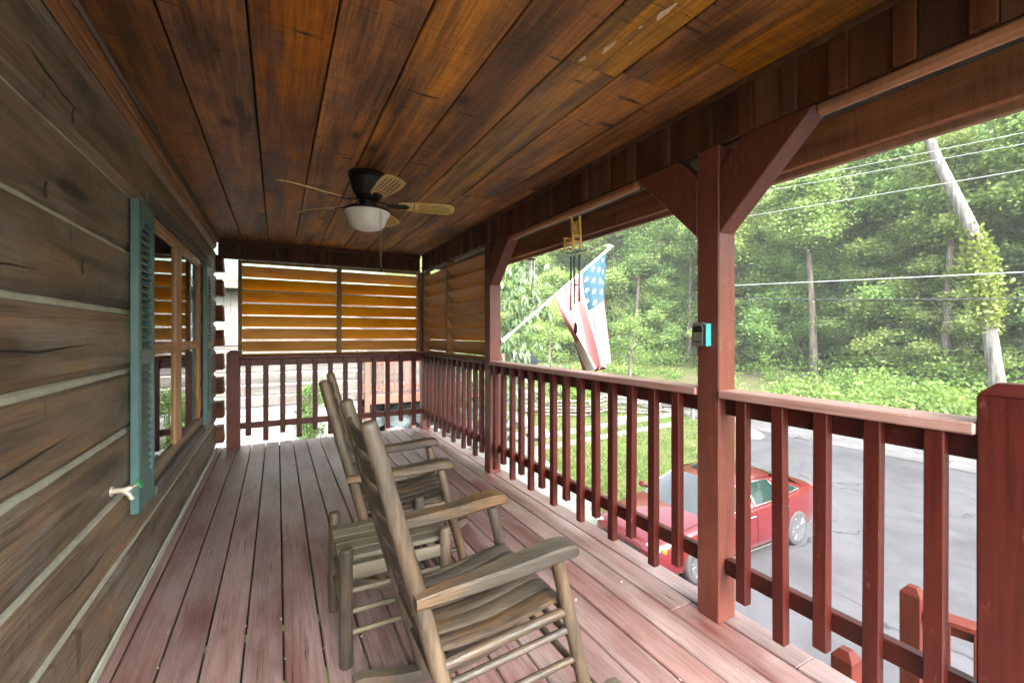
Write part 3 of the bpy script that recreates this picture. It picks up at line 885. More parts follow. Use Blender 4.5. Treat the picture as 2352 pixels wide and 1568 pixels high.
# ------------------------------------------------------------------ friezes, ledger and outer fascia
fz = empty('frieze', (1.72, 1.5, 2.10), label='dark brown board and batten frieze above the road side posts', cat='frieze', group='friezes')
def LF(a): return (a[0] - 1.72, a[1] - 1.5, a[2] - 2.10)
batt = [-0.73, -0.54, -0.35, -0.16, 0.04, 0.23] + [0.411, 0.582, 0.761, 0.925, 1.097, 1.283, 1.523, 1.758]
batt += [1.96 + 0.203 * i for i in range(19)]
for a, b in zip([Y0] + batt, batt + [5.72]):
    box('board', LF((1.706, a + 0.001, 2.1015)), LF((1.725, b - 0.0005, 2.3245)), 'frieze', fz, 0.002)
for y in batt:
    box('batten', LF((1.690, y, 2.1025)), LF((1.7058, y + 0.055, 2.296)), 'frieze', fz, 0.002)
box('top_strip', LF((1.692, Y0, 2.298)), LF((1.7056, 5.70, 2.3235)), 'frieze', fz, 0.002)
ld = empty('ledger', (1.74, 1.5, 2.05), label='orange brown rounded ledger under the road side frieze', cat='trim')
for a, b in ((Y0, NP - 0.44), (NP + 0.44, FP - 0.44)):
    box('board', (1.700 - 1.74, a - 1.5, 2.052 - 2.05), (1.742 - 1.74, b - 1.5, 2.0995 - 2.05), 'ledger', ld, 0.014)
box('board', (1.745 - 1.74, Y0 - 1.5, 2.1005 - 2.05), (1.80 - 1.74, 5.7 - 1.5, 2.20 - 2.05), 'frieze', ld, 0.004)
bm_ = empty('fascia_beam', (2.06, 1.5, 2.0), label='long brown fascia beam along the porch eave outside the posts', cat='beam')
box('board', (2.04 - 2.06, Y0 - 0.2 - 1.5, 2.012 - 2.0), (2.08 - 2.06, YB + 0.3 - 1.5, 2.178 - 2.0), 'beam', bm_, 0.004)
box('lower_board', (2.0805 - 2.06, Y0 - 0.2 - 1.5, 1.985 - 2.0), (2.11 - 2.06, YB + 0.3 - 1.5, 2.18 - 2.0), 'beam', bm_, 0.004)
box('soffit', (1.802 - 2.06, Y0 - 0.2 - 1.5, 2.2005 - 2.0), (2.12 - 2.06, YB + 0.3 - 1.5, 2.215 - 2.0), 'frieze', bm_, 0.002)
fb = empty('frieze', (0.55, 5.76, 2.10), label='dark brown board and batten frieze above the far louvre screen', cat='frieze', group='friezes')
def LG(a): return (a[0] - 0.55, a[1] - 5.76, a[2] - 2.10)
box('top_board', LG((-0.575, 5.715, 2.272)), LG((1.689, 5.740, 2.3245)), 'red_x', fb, 0.003)
xb = [-0.575 + 0.1885 * i for i in range(13)]
for a, b in zip(xb[:-1], xb[1:]):
    box('board', LG((a + 0.001, 5.742, 2.1015)), LG((min(b, 1.689) - 0.001, 5.760, 2.300)), 'frieze', fb, 0.002)
for x in xb[1:-1]:
    box('batten', LG((x - 0.025, 5.726, 2.112)), LG((x + 0.025, 5.7415, 2.270)), 'frieze', fb, 0.002)
box('lower_strip', LG((-0.40, 5.722, 2.1015)), LG((1.689, 5.7415, 2.1115)), 'louver_frame', fb, 0.001)

# ================================================================== objects on the porch
# ------------------------------------------------------------------ ceiling fan
fan = empty('ceiling_fan', (0.525, 3.0, CZ), label='black ceiling fan with five wooden blades and frosted bowl lamp', cat='ceiling fan')
lathe('housing', [(0.122, -0.001), (0.124, -0.02), (0.114, -0.028), (0.116, -0.038), (0.108, -0.05), (0.098, -0.10), (0.082, -0.135), (0.072, -0.15)], 'bronze', fan, 32)
lathe('hub', [(0.068, -0.151), (0.074, -0.158), (0.074, -0.172), (0.055, -0.18), (0.05, -0.215), (0.056, -0.222)], 'bronze', fan, 28)
lathe('lamp_fitter', [(0.06, -0.223), (0.13, -0.232), (0.148, -0.238), (0.148, -0.246), (0.14, -0.248)], 'bronze', fan, 32)
lathe('lamp_bowl', [(0.138, -0.2485), (0.146, -0.252), (0.143, -0.265), (0.128, -0.288), (0.118, -0.318), (0.110, -0.338), (0.092, -0.355), (0.06, -0.366), (0.02, -0.370)], 'frost', fan, 32)
def blade_outline():
    up = [(0.20, 0.030), (0.22, 0.046), (0.30, 0.054), (0.42, 0.064), (0.50, 0.066), (0.55, 0.060), (0.572, 0.040), (0.58, 0.0)]
    return up + [(x, -y) for x, y in reversed(up[:-1])]
for k in range(5):
    a = R(-156 + 72 * k)
    b = empty('blade', (0, 0, -0.192), a); b.parent = fan
    b.rotation_euler = Matrix.Rotation(a, 3, 'Z').to_euler()
    rot = (R(-14), 0, 0)
    prism('blade_board', blade_outline(), 2, -0.003, 0.003, 'blade', b).rotation_euler = rot
    pt = bar('blade_iron', (0.05, 0, 0.022), (0.135, 0, 0.0), 0.018, 0.007, 'bronze', b)
    pr = prism('blade_iron', [(0.13, -0.016), (0.25, -0.030), (0.275, 0), (0.25, 0.030), (0.13, 0.016)], 2, -0.009, -0.0035, 'bronze', b)
    pr.rotation_euler = rot
    for yy in (-0.039, -0.0195, 0.0, 0.0195, 0.039):      # slots pressed through the blade, grouped in two rows
        for x0, x1 in ((0.335, 0.392), (0.415, 0.545)):
            x1b = x1 - (0.025 if abs(yy) > 0.03 and x1 > 0.5 else 0)
            o = box('slot', (x0, yy - 0.0028, -0.0042), (x1b, yy + 0.0028, -0.0032), 'blade_groove', b, 0)
            o.location = Matrix.Rotation(R(-14), 3, 'X') @ o.location
            o.rotation_euler = rot
    for x0 in (0.300, 0.400):
        o = box('slot', (x0, -0.045, -0.0042), (x0 + 0.006, 0.045, -0.0032), 'blade_groove', b, 0)
        o.location = Matrix.Rotation(R(-14), 3, 'X') @ o.location
        o.rotation_euler = rot
for dx, dy, zl in ((0.052, -0.02, -0.60), (0.066, 0.012, -0.625)):
    tube('pull_chain', [(dx, dy - 0.13, -0.236), (dx, dy - 0.132, zl)], 0.0016, 'chain', fan, 6)
    lathe('pull_knob', [(0.002, 0), (0.006, -0.008), (0.007, -0.02), (0.003, -0.03)], 'black', fan, 8, (dx, dy - 0.132, zl))

# ------------------------------------------------------------------ rocking chairs
def spindle(name, p, q, r, parent, mat='teak', seg=12, cap=0.6):
    p, q = Vector(p), Vector(q)
    d = (q - p).normalized()
    L = (q - p).length
    pts = [p, p + d * 0.006, p.lerp(q, 0.33), p.lerp(q, 0.66), q - d * 0.010, q - d * 0.003, q]
    return tube(name, pts, [r * 0.93, r, r * 1.02, r * 1.0, r * 0.97, r * 0.9, r * cap], mat, parent, seg)


def loft(name, secs, mat, parent, bev=0.0, auto=35):
    """secs: list of rings (equal length) of points"""
    n = len(secs[0])
    vs_ = [p for s in secs for p in s]
    fs = [(i * n + k, i * n + (k + 1) % n, (i + 1) * n + (k + 1) % n, (i + 1) * n + k) for i in range(len(secs) - 1) for k in range(n)]
    fs += [tuple(reversed(range(n))), tuple(range((len(secs) - 1) * n, len(secs) * n))]
    return mk(name, vs_, fs, mat, parent, smooth=True, auto=auto)


def rocker_z(x): return (x - 0.12) ** 2 / 1.9


def rocking_chair():
    c = empty('rocking_chair')
    def postx(z): return -0.03 + (-0.297 + 0.03) * (z - 0.06) / (1.047 - 0.06)
    def legx(z): return 0.385 + (0.262 - 0.385) * (z - 0.08) / (0.575 - 0.08)
    PY, LY = 0.205, 0.232
    for s in (-1, 1):
        pts = [(postx(z), s * (PY - 0.004 + 0.006 * z), z) for z in (0.050, 0.056, 0.30, 0.55, 0.80, 1.03, 1.042, 1.047)]
        tube('back_post', pts, [0.022, 0.023, 0.0245, 0.0245, 0.0235, 0.0225, 0.021, 0.016], 'teak', c, 16)
        spindle('front_leg', (legx(0.072), s * LY, 0.072), (legx(0.577), s * LY, 0.577), 0.0225, c)
        # rocker
        secs = []
        for i in range(25):
            x = -0.275 + 0.785 * i / 24
            z = rocker_z(x)
            h = 0.046 if 0 < i < 24 else 0.03
            w = 0.021
            y = s * (PY + (LY - PY) * (x + 0.03) / 0.41)
            cut = 0.02 if i == 0 else 0
            secs.append([(x, y - w, z + (0.012 if i in (0, 24) else 0)), (x, y + w, z + (0.012 if i in (0, 24) else 0)), (x, y + w, z + h), (x, y - w, z + h)])
        loft('rocker', secs, 'teak_x', c)
        # arm
        secs = []
        prof = [(-0.185, 0.571, 0.022, 0.030), (-0.10, 0.577, 0.026, 0.036), (0.0, 0.583, 0.031, 0.040), (0.10, 0.590, 0.036, 0.042), (0.19, 0.600, 0.040, 0.043), (0.25, 0.607, 0.042, 0.042), (0.29, 0.607, 0.042, 0.040), (0.312, 0.603, 0.039, 0.034), (0.32, 0.598, 0.033, 0.022)]
        for x, z, w, t in prof:
            yc = s * (LY + 0.006)
            ch = 0.007
            secs.append([(x, yc - w + ch, z - t / 2), (x, yc + w - ch, z - t / 2), (x, yc + w, z - t / 2 + ch), (x, yc + w, z + t / 2 - ch), (x, yc + w - ch, z + t / 2), (x, yc - w + ch, z + t / 2), (x, yc - w, z + t / 2 - ch), (x, yc - w, z - t / 2 + ch)])
        loft('armrest', secs, 'teak_x', c)
        for zf, zb in ((0.345, 0.295), (0.245, 0.200), (0.155, 0.115)):
            spindle('side_rung', (postx(zb), s * PY, zb), (legx(zf), s * LY, zf), 0.0115, c, 'teak_x', 8, 0.95)
        spindle('seat_rail', (postx(0.355), s * (PY + 0.002), 0.355), (legx(0.405), s * LY, 0.405), 0.015, c, 'teak_x', 8, 0.95)
    for z in (0.30, 0.19):
        spindle('front_rung', (legx(z), -LY, z), (legx(z), LY, z), 0.0115, c, 'teak', 8, 0.95)
    spindle('back_rung', (postx(0.22), -PY, 0.22), (postx(0.22), PY, 0.22), 0.0115, c, 'teak', 8, 0.95)
    spindle('seat_front_rail', (legx(0.398), -LY, 0.398), (legx(0.398), LY, 0.398), 0.016, c, 'teak', 8, 0.95)
    spindle('seat_back_rail', (postx(0.36), -PY, 0.36), (postx(0.36), PY, 0.36), 0.016, c, 'teak', 8, 0.95)
    # dished seat slats running front to back
    n = 6
    for k in range(n):
        yb0 = -0.185 + 0.37 * k / n + 0.0045
        yb1 = -0.185 + 0.37 * (k + 1) / n - 0.0045
        yf0 = -0.212 + 0.424 * k / n + 0.005
        yf1 = -0.212 + 0.424 * (k + 1) / n - 0.005
        secs = []
        for i in range(13):
            t = i / 12
            x = -0.125 + 0.425 * t
            z = 0.386 - 0.012 * math.sin(math.pi * t) + 0.052 * t ** 1.7 - (0.014 * max(0, t - 0.9) / 0.1)
            a, b = yb0 + (yf0 - yb0) * t, yb1 + (yf1 - yb1) * t
            secs.append([(x, a, z - 0.007), (x, b, z - 0.007), (x, b, z + 0.005), (x, b - 0.003, z + 0.007), (x, a + 0.003, z + 0.007), (x, a, z + 0.005)])
        loft('seat_slat', secs, 'teak_x', c)
    # ladder slats of the back, bowed backwards
    for k in range(6):
        z0 = 0.485 + 0.092 * k
        hgt_ = 0.046
        secs = []
        for i in range(11):
            t = i / 10
            y = -PY + 2 * PY * t
            bow = -0.022 * math.sin(math.pi * t)
            crown = 0.012 * math.sin(math.pi * t)
            x0_, x1_ = postx(z0) + bow, postx(z0 + hgt_) + bow
            secs.append([(x0_ - 0.005, y, z0), (x0_ + 0.005, y, z0), (x1_ + 0.005, y, z0 + hgt_ + crown), (x1_ - 0.005, y, z0 + hgt_ + crown)])
        loft('back_slat', secs, 'teak', c)
    return c
ch1 = rocking_chair()
ch1.location = (0.50, 1.357, 0.0)
tag(ch1, 'weathered brown slatted rocking chair nearest the camera, in front of the small slatted table', 'rocking chair', 'rocking chairs')
ch2 = copy_tree(ch1, (0.52, 2.42, 0.0), R(-10))
tag(ch2, 'weathered brown rocking chair farther down the porch, beyond the small slatted table', 'rocking chair', 'rocking chairs')

# ------------------------------------------------------------------ side table
tb = empty('side_table', (0.43, 1.963, 0), label='small weathered wooden table with slatted top between the rocking chairs', cat='table')
hx, hy = 0.198, 0.194
for sx in (-1, 1):
    for sy in (-1, 1):
        spindle('leg', (sx * hx, sy * hy, 0.002), (sx * hx, sy * hy, 0.452), 0.0255, tb, 'teak', 14, 0.75)
for sy in (-1, 1):
    box('apron', (-hx + 0.02, sy * hy - 0.008, 0.335), (hx - 0.02, sy * hy + 0.008, 0.383), 'table', tb, 0.003)
    for z in (0.285, 0.205, 0.125):
        spindle('rung', (-hx, sy * hy, z), (hx, sy * hy, z), 0.0105, tb, 'table', 8, 0.95)
for sx in (-1, 1):
    box('apron', (sx * hx - 0.008, -hy + 0.02, 0.335), (sx * hx + 0.008, hy - 0.02, 0.383), 'table', tb, 0.003)
    for z in (0.25, 0.165):
        spindle('rung', (sx * hx, -hy, z), (sx * hx, hy, z), 0.0105, tb, 'table', 8, 0.95)
for k in range(5):
    w = 2 * (hy - 0.026) / 5
    y = -hy + 0.026 + k * w
    box('top_slat', (-hx - 0.022, y + 0.0018, 0.3835), (hx + 0.022, y + w - 0.0018, 0.402), 'table', tb, 0.004)

# ------------------------------------------------------------------ wind chimes
wc = empty('wind_chime', (1.722, 2.32, 2.05), label='wind chime topped by a miniature yellow wooden rocking chair, with dark tubes', cat='wind chime', group='wind chimes')
tube('hook', [(0, 0.045, 0.006), (-0.004, 0.045, -0.01), (0, 0.045, -0.022)], 0.006, 'chime_wood', wc, 8)
tube('cord', [(0, 0.045, -0.02), (0, 0.0, -0.035)], 0.0015, 'black', wc, 5)
# miniature chair: plane across Y, seat facing the camera
def ms(n, p, q, r): tube(n, [p, q], r, 'chime_wood', wc, 6)
ms('chair_post', (0, 0.042, -0.015), (0.01, 0.042, -0.23), 0.008)
ms('chair_post', (0, -0.042, -0.015), (0.01, -0.042, -0.23), 0.008)
for z in (-0.045, -0.055): ms('chair_crest', (0, -0.042, z), (0, 0.042, z), 0.006)
for k in range(6): ms('chair_spindle', (0.002, -0.03 + 0.012 * k, -0.055), (0.002, -0.03 + 0.012 * k, -0.15), 0.003)
ms('chair_rail', (0.004, -0.042, -0.152), (0.004, 0.042, -0.152), 0.004)
for s in (-1, 1):
    ms('chair_arm', (0.0, s * 0.047, -0.148), (-0.065, s * 0.05, -0.150), 0.006)
    ms('chair_leg', (-0.055, s * 0.045, -0.148), (-0.06, s * 0.045, -0.245), 0.007)
    tube('chair_rocker', [(0.06, s * 0.045, -0.228), (0.03, s * 0.045, -0.240), (-0.03, s * 0.045, -0.248), (-0.075, s * 0.045, -0.242), (-0.09, s * 0.045, -0.232)], 0.004, 'black', wc, 6)
    for z in (-0.19, -0.215): ms('chair_rung', (0.01, s * 0.043, z), (-0.058, s * 0.045, z), 0.003)
box('chair_seat', (-0.06, -0.043, -0.186), (0.008, 0.043, -0.178), 'chime_wood', wc, 0.001)
for z in (-0.205, -0.228): ms('chair_rung', (-0.058, -0.045, z), (-0.058, 0.045, z), 0.003)
for y, z0, z1 in ((0.052, -0.268, -0.62), (0.016, -0.268, -0.585), (-0.038, -0.268, -0.57)):
    tube('cord', [(0, y * 0.8, -0.235), (0, y, z0)], 0.0012, 'black', wc, 5)
    tube('chime_tube', [(0, y, z0), (0, y, z1)], 0.0062, 'dark_tube', wc, 10)
tube('cord', [(0, 0.0, -0.23), (0, 0.0, -0.70)], 0.001, 'black', wc, 5)
lathe('striker', [(0.016, 0), (0.016, -0.006)], 'black', wc, 12, (0, 0, -0.455))
lathe('wind_sail', [(0.002, 0), (0.011, -0.02), (0.013, -0.05), (0.008, -0.075), (0.002, -0.08)], 'dark_tube', wc, 10, (0, 0.0, -0.70))
wc2 = empty('wind_chime', (2.0, 3.345, 1.985), label='small silver wind chime hanging farther off near the far brace', cat='wind chime', group='wind chimes')
tube('cord', [(0.03, 0, 0.03), (0, 0, -0.045)], 0.0012, 'steel', wc2, 5)
lathe('disc', [(0.034, 0), (0.036, -0.006), (0.030, -0.012)], 'black', wc2, 14, (0, 0, -0.045))
for k in range(5):
    a = 2 * math.pi * k / 5
    zl = -0.22 - 0.02 * k
    tube('chime_tube', [(0.026 * math.cos(a), 0.026 * math.sin(a), -0.062), (0.026 * math.cos(a), 0.026 * math.sin(a), zl)], 0.005, 'steel', wc2, 8)
tube('cord', [(0, 0, -0.055), (0, 0, -0.42)], 0.001, 'steel', wc2, 5)
lathe('wind_sail', [(0.002, 0), (0.022, -0.015), (0.022, -0.035), (0.002, -0.05)], 'greybox', wc2, 12, (0, 0, -0.40))

# ------------------------------------------------------------------ lock box
lb = empty('key_lock_box', (1.6985, 1.335, 1.215), label='grey key lock box with black window and teal side on the near post', cat='lock box')
ol = [(-0.036, 0), (0.036, 0), (0.036, 0.085), (0.031, 0.100), (0.018, 0.108), (-0.018, 0.108), (-0.031, 0.100), (-0.036, 0.085)]
prism('body', ol, 0, -0.026, 0.0, 'greybox', lb, bev=0.002)
prism('shield', [(y * 0.72, 0.008 + z * 0.86) for y, z in ol], 0, -0.030, -0.0265, 'greybox', lb, bev=0.001)
prism('keypad_window', [(-0.022, 0.064), (0.022, 0.064), (0.022, 0.085), (0.012, 0.091), (-0.012, 0.091), (-0.022, 0.085)], 0, -0.0318, -0.0305, 'black', lb)
prism('side_cover', [(-0.050, 0.002), (-0.038, 0.0), (-0.038, 0.100), (-0.050, 0.102)], 0, -0.034, -0.002, 'lockside', lb, bev=0.003)
for k in range(6):
    box('lettering', (-0.0312, 0.017 - 0.0062 * k - 0.0045, 0.0165 + 0.0012 * (k % 2)), (-0.0303, 0.017 - 0.0062 * k, 0.0225), 'black', lb, 0)

# ------------------------------------------------------------------ flag
fl = empty('flag', (1.815, 3.60, 1.19), label='faded stars and stripes flag on a white pole slanting out from the far post', cat='flag')
P0, P1 = Vector((1.83, 3.60, 1.205)), Vector((3.13, 3.62, 2.185))
org = Vector((1.815, 3.60, 1.19))
tube('pole', [P0 - org, P1 - org], 0.0125, 'white', fl, 10)
lathe('bracket', [(0.03, 0), (0.03, 0.006), (0.018, 0.012)], 'white', fl, 12, (0, 0, 0.01), (0, R(90), 0))
tube('bracket_tube', [P0 - org, P0.lerp(P1, 0.07) - org], 0.02, 'white', fl, 10)
lathe('finial', [(0.005, 0), (0.016, 0.01), (0.020, 0.025), (0.014, 0.04), (0.004, 0.048)], 'white', fl, 10, P1 - org - Vector((0, 0, 0.004)))
for s_ in (-1, 1):     # little spread wings of the pole ornament
    mk('finial_wing', [(0, 0, 0.02), (s_ * 0.035, 0.0, 0.035), (s_ * 0.06, 0.0, 0.02), (s_ * 0.03, 0.002, 0.012), (0, 0.008, 0.03)], [(0, 1, 4), (0, 3, 1), (3, 2, 1)], 'white', fl, P1 - org + Vector((0, 0, 0.005)))
def flagpt(s, t):
    """s: 0 at the pole tip side .. 1 at the base side, along the hoist; t: 0 at pole .. 1 at the fly"""
    s = max(0.0, s) ** 1.2
    top = P0.lerp(P1, 0.955 - 0.50 * s)
    L = 1.17 - 0.13 * s
    bx_ = 3.09 - 0.285 * s ** 1.05
    e = t ** 1.25
    x = top.x + (bx_ - top.x) * e
    z0 = top.z - 0.012
    zb = 0.945 - 0.05 * math.sin(s * 3.0) + 0.035 * math.sin(s * 14)
    z = z0 + (zb - z0) * t
    fold = t ** 0.8
    x += fold * (0.055 * math.sin(s * 13.0 + 1.5 * t) * (0.35 + 0.65 * t))
    y = 3.605 + 0.015 * s + fold * (0.075 * math.sin(s * 17.0 + 0.8 + t * 1.2) + 0.03 * math.sin(s * 31 + 2.1 * t))
    return Vector((x, y, z)) - org
NS, NT = 13 * 5, 50
def flag_piece(name, s0, s1, t0, t1, mat, ns, nt_):
    vs_, fs = [], []
    for i in range(ns + 1):
        for j in range(nt_ + 1):
            vs_.append(flagpt(s0 + (s1 - s0) * i / ns, t0 + (t1 - t0) * j / nt_))
    for i in range(ns):
        for j in range(nt_):
            a = i * (nt_ + 1) + j
            fs.append((a, a + 1, a + nt_ + 2, a + nt_ + 1))
    return mk(name, vs_, fs, mat, fl, smooth=True)
for k in range(13):
    s0, s1 = k / 13, (k + 1) / 13
    flag_piece('stripe', s0, s1, 0.40 if k < 7 else 0.0, 1.0, 'flag_red' if k % 2 == 0 else 'flag_white', 6, 44)
flag_piece('canton', 0, 7 / 13, 0, 0.40, 'flag_blue', 36, 24)
for i in range(4):
    for j in range(7):
        if (i + j) % 2: continue
        cs, ct = (i + 0.9) / 4.6 * 7 / 13, (j + 0.8) / 7.6 * 0.40
        vs_ = []
        for k in range(10):
            r_ = 0.046 if k % 2 == 0 else 0.0185
            a = math.pi * 2 * k / 10
            p = flagpt(cs + r_ * math.sin(a), ct + r_ * 0.62 * math.cos(a))
            vs_.append(p)
        c0 = flagpt(cs, ct)
        du = flagpt(cs + 0.01, ct) - flagpt(cs - 0.01, ct)
        dv = flagpt(cs, ct + 0.01) - flagpt(cs, ct - 0.01)
        nn = du.cross(dv).normalized()
        if nn.dot(Vector((0, 0, CAM_H)) - (c0 + org)) < 0: nn = -nn
        vs_ = [v + nn * 0.004 for v in vs_] + [c0 + nn * 0.0042]
        mk('star', vs_, [(k, (k + 1) % 10, 10) for k in range(10)], 'flag_white', fl)

# ------------------------------------------------------------------ scraps of bark and leaf on the boards
rs = np.random.RandomState(21)
n = 130
C = np.stack([rs.uniform(-0.5, 1.7, n), rs.uniform(0.6, 5.4, n), np.full(n, 0.006)], 1)
C[:60, 0] = np.array(edges)[rs.randint(2, 12, 60)] + rs.normal(0, 0.004, 60)
C[:60, 2] = 0.003
Q = leaves(C, 0.014, 0.25, 0.6, rs=rs)
M['scrap'] = plain('pale_scraps', (0.42, 0.37, 0.30), 0.8, var=0.5, scale=9)
tag(quads('debris', Q, 'scrap'), 'tiny pale scraps of leaf and bark scattered on the porch boards', 'debris', kind='stuff')

# ================================================================== outside: stairs, car, yard, neighbours, woods
# ------------------------------------------------------------------ stair landing below the porch
ldg = empty('stair_landing', (3.4, 0.6, -1.52), label='red stair landing with railing below the porch at lower right', cat='stairs')
def LS(a): return (a[0] - 3.4, a[1] - 0.6, a[2] + 1.52)
for k in range(11):
    box('plank', LS((2.86, 1.27 - 0.143 * (k + 1), -1.55)), LS((4.3, 1.27 - 0.143 * k - 0.006, -1.52)), 'deck', ldg, 0.003)
for k in range(8):
    z = -0.02 - (k + 1) * 0.17
    if z > -1.5:
        box('tread', LS((1.87 + 0.13 * k, -0.72, z - 0.03)), LS((1.87 + 0.13 * k + 0.27, 0.34, z)), 'deck', ldg, 0.004)
        box('riser', LS((1.872 + 0.13 * k, -0.70, z - 0.14)), LS((1.89 + 0.13 * k, 0.32, z - 0.031)), 'red_h', ldg, 0.002)
for k in range(7):
    z = -1.52 - (k + 1) * 0.185
    box('tread', LS((2.98, 1.30 + 0.24 * k, z - 0.03)), LS((3.84, 1.30 + 0.24 * k + 0.27, z)), 'deck', ldg, 0.004)
for nm, x, y, zt_ in (('landing_post', 2.98, 1.345, -0.60), ('landing_post', 3.85, 1.335, -0.46), ('landing_post', 4.33, -0.18, -0.46), ('landing_post', 2.98, -0.35, -0.6)):
    w = 0.056
    box(nm, LS((x - w, y - w, -2.87)), LS((x + w, y + w, zt_ - 0.045)), 'red', ldg, 0.004)
    a, b, ch = w, 0.026, 0.045
    z1 = zt_ - 0.0445 + 1.52
    vs_ = [(-a, -a, z1), (a, -a, z1), (a, a, z1), (-a, a, z1), (-b, -b, z1 + ch), (b, -b, z1 + ch), (b, b, z1 + ch), (-b, b, z1 + ch)]
    mk('post_cap', vs_, [(4, 5, 6, 7), (0, 1, 5, 4), (1, 2, 6, 5), (2, 3, 7, 6), (3, 0, 4, 7)], 'red', ldg, (x - 3.4, y - 0.6, 0))
rv = Vector((0.30, -0.954, 0))
r0 = Vector((3.85, 1.335, 0)) - Vector((3.4, 0.6, -1.52)) + rv * 0.06
bar('rail_cap', r0 + Vector((0, 0, -0.612)), r0 + rv * 1.5 + Vector((0, 0, -0.612)), 0.12, 0.035, 'red', ldg)
bar('rail', r0 + Vector((0, 0, -0.667)), r0 + rv * 1.5 + Vector((0, 0, -0.667)), 0.038, 0.074, 'red_h', ldg)
bar('rail', r0 + Vector((0, 0, -1.30)), r0 + rv * 1.5 + Vector((0, 0, -1.30)), 0.038, 0.074, 'cap', ldg)
nrm_ = Vector((-0.954, -0.30, 0)) * 0.04
for k in range(10):
    q_ = r0 + rv * (0.10 + 0.145 * k) + nrm_
    bar('baluster', q_ + Vector((0, 0, -1.38)), q_ + Vector((0, 0, -0.632)), 0.042, 0.036, 'red', ldg, up=(-0.954, -0.30, 0))

# ------------------------------------------------------------------ red sedan, nose towards the house (-X)
car = empty('parked_car', (7.62, 5.82, -2.885), math.pi, label='red sedan parked on the driveway with its nose towards the porch', cat='car')
# local: +x is the car's front, y left, z up
def car_body():
    # stations along length: x, half width at belt, z top (deck/hood), z bottom
    st = [(2.36, 0.60, 0.62, 0.30), (2.30, 0.74, 0.70, 0.22), (2.12, 0.84, 0.775, 0.19), (1.75, 0.90, 0.86, 0.18), (1.35, 0.915, 0.92, 0.18), (0.98, 0.92, 0.965, 0.18), (0.55, 0.925, 0.985, 0.18), (0.0, 0.925, 0.985, 0.18), (-0.6, 0.925, 0.995, 0.18),
          (-1.1, 0.92, 1.02, 0.18), (-1.55, 0.91, 1.045, 0.19), (-1.95, 0.88, 1.055, 0.22), (-2.25, 0.80, 1.05, 0.28), (-2.38, 0.72, 0.98, 0.34)]
    secs = []
    for x, w, zt_, zb in st:
        h = zt_ - zb
        half = [(0.0, zt_ + 0.035), (0.45 * w, zt_ + 0.028), (0.80 * w, zt_ + 0.0), (0.93 * w, zt_ - 0.035), (0.965 * w, zt_ - 0.10), (0.99 * w, zb + 0.62 * h), (1.0 * w, zb + 0.42 * h), (0.985 * w, zb + 0.2 * h), (0.95 * w, zb + 0.04 * h), (0.80 * w, zb), (0, zb)]
        ring = [(x, y, z) for y, z in half] + [(x, -y, z) for y, z in reversed(half[1:-1])]
        secs.append(ring)
    n = len(secs[0])
    bm = bmesh.new()
    V = [[bm.verts.new(p) for p in r] for r in secs]
    for i in range(len(secs) - 1):
        for k in range(n):
            bm.faces.new((V[i][k], V[i][(k + 1) % n], V[i + 1][(k + 1) % n], V[i + 1][k]))
    bm.faces.new(list(reversed(V[0])))
    bm.faces.new(V[-1])
    bmesh.ops.recalc_face_normals(bm, faces=bm.faces)
    me = bpy.data.meshes.new('body')
    bm.to_mesh(me)
    bm.free()
    me.polygons.foreach_set('use_smooth', [True] * len(me.polygons))
    me.materials.append(M['carpaint'])
    o = link('body', me)
    sb = o.modifiers.new('s', 'SUBSURF')
    sb.levels = sb.render_levels = 2
    cutters = []
    for wx in (1.42, -1.42):
        v, f = [], []
        for yy in (-1.2, 1.2):
            for k in range(32):
                a = 2 * math.pi * k / 32
                v.append((wx + 0.375 * math.cos(a), yy, 0.335 + 0.375 * math.sin(a)))
        f = [(k, (k + 1) % 32, 32 + (k + 1) % 32, 32 + k) for k in range(32)] + [tuple(reversed(range(32))), tuple(range(32, 64))]
        cu = mk('cut', v, f, 'rubber')
        bo = o.modifiers.new('b', 'BOOLEAN')
        bo.object = cu
        bo.operation = 'DIFFERENCE'
        bo.solver = 'EXACT'
        cutters.append(cu)
    dg = bpy.context.evaluated_depsgraph_get()
    me2 = bpy.data.meshes.new_from_object(o.evaluated_get(dg))
    for cu in cutters: bpy.data.objects.remove(cu)
    bpy.data.objects.remove(o)
    me2.set_sharp_from_angle(angle=R(38))
    o = link('body', me2, None, car)
    return o
car_body()
def smooth_loft(name, secs, mat, parent, levels=2):
    o = loft(name, secs, mat, None, auto=80)
    return o
# greenhouse: lower ring to roof
def gh(name, pts, faces, mat, lv=0):
    o = mk(name, pts, faces, mat, car, smooth=True, auto=40)
    if lv:
        m = o.modifiers.new('s', 'SUBSURF'); m.levels = m.render_levels = lv
    return o
nR = 9
def roofrow(x, z, w, n=nR): return [(x, w * (2 * k / (n - 1) - 1), z - 0.055 * (2 * k / (n - 1) - 1) ** 4 - 0.02 * (2 * k / (n - 1) - 1) ** 2) for k in range(n)]
rows = [roofrow(0.38, 1.385, 0.60), roofrow(0.15, 1.43, 0.62), roofrow(-0.3, 1.455, 0.63), roofrow(-0.75, 1.445, 0.62), roofrow(-1.12, 1.395, 0.59)]
vv = [p for r in rows for p in r]
ff = [(i * nR + k, i * nR + k + 1, (i + 1) * nR + k + 1, (i + 1) * nR + k) for i in range(len(rows) - 1) for k in range(nR - 1)]
gh('roof', vv, ff, 'carpaint', 1)
mk('sunroof', [(0.12, -0.36, 1.441), (0.12, 0.36, 1.441), (-0.42, 0.38, 1.461), (-0.42, -0.38, 1.461)], [(0, 1, 2, 3)], 'carglass', car)
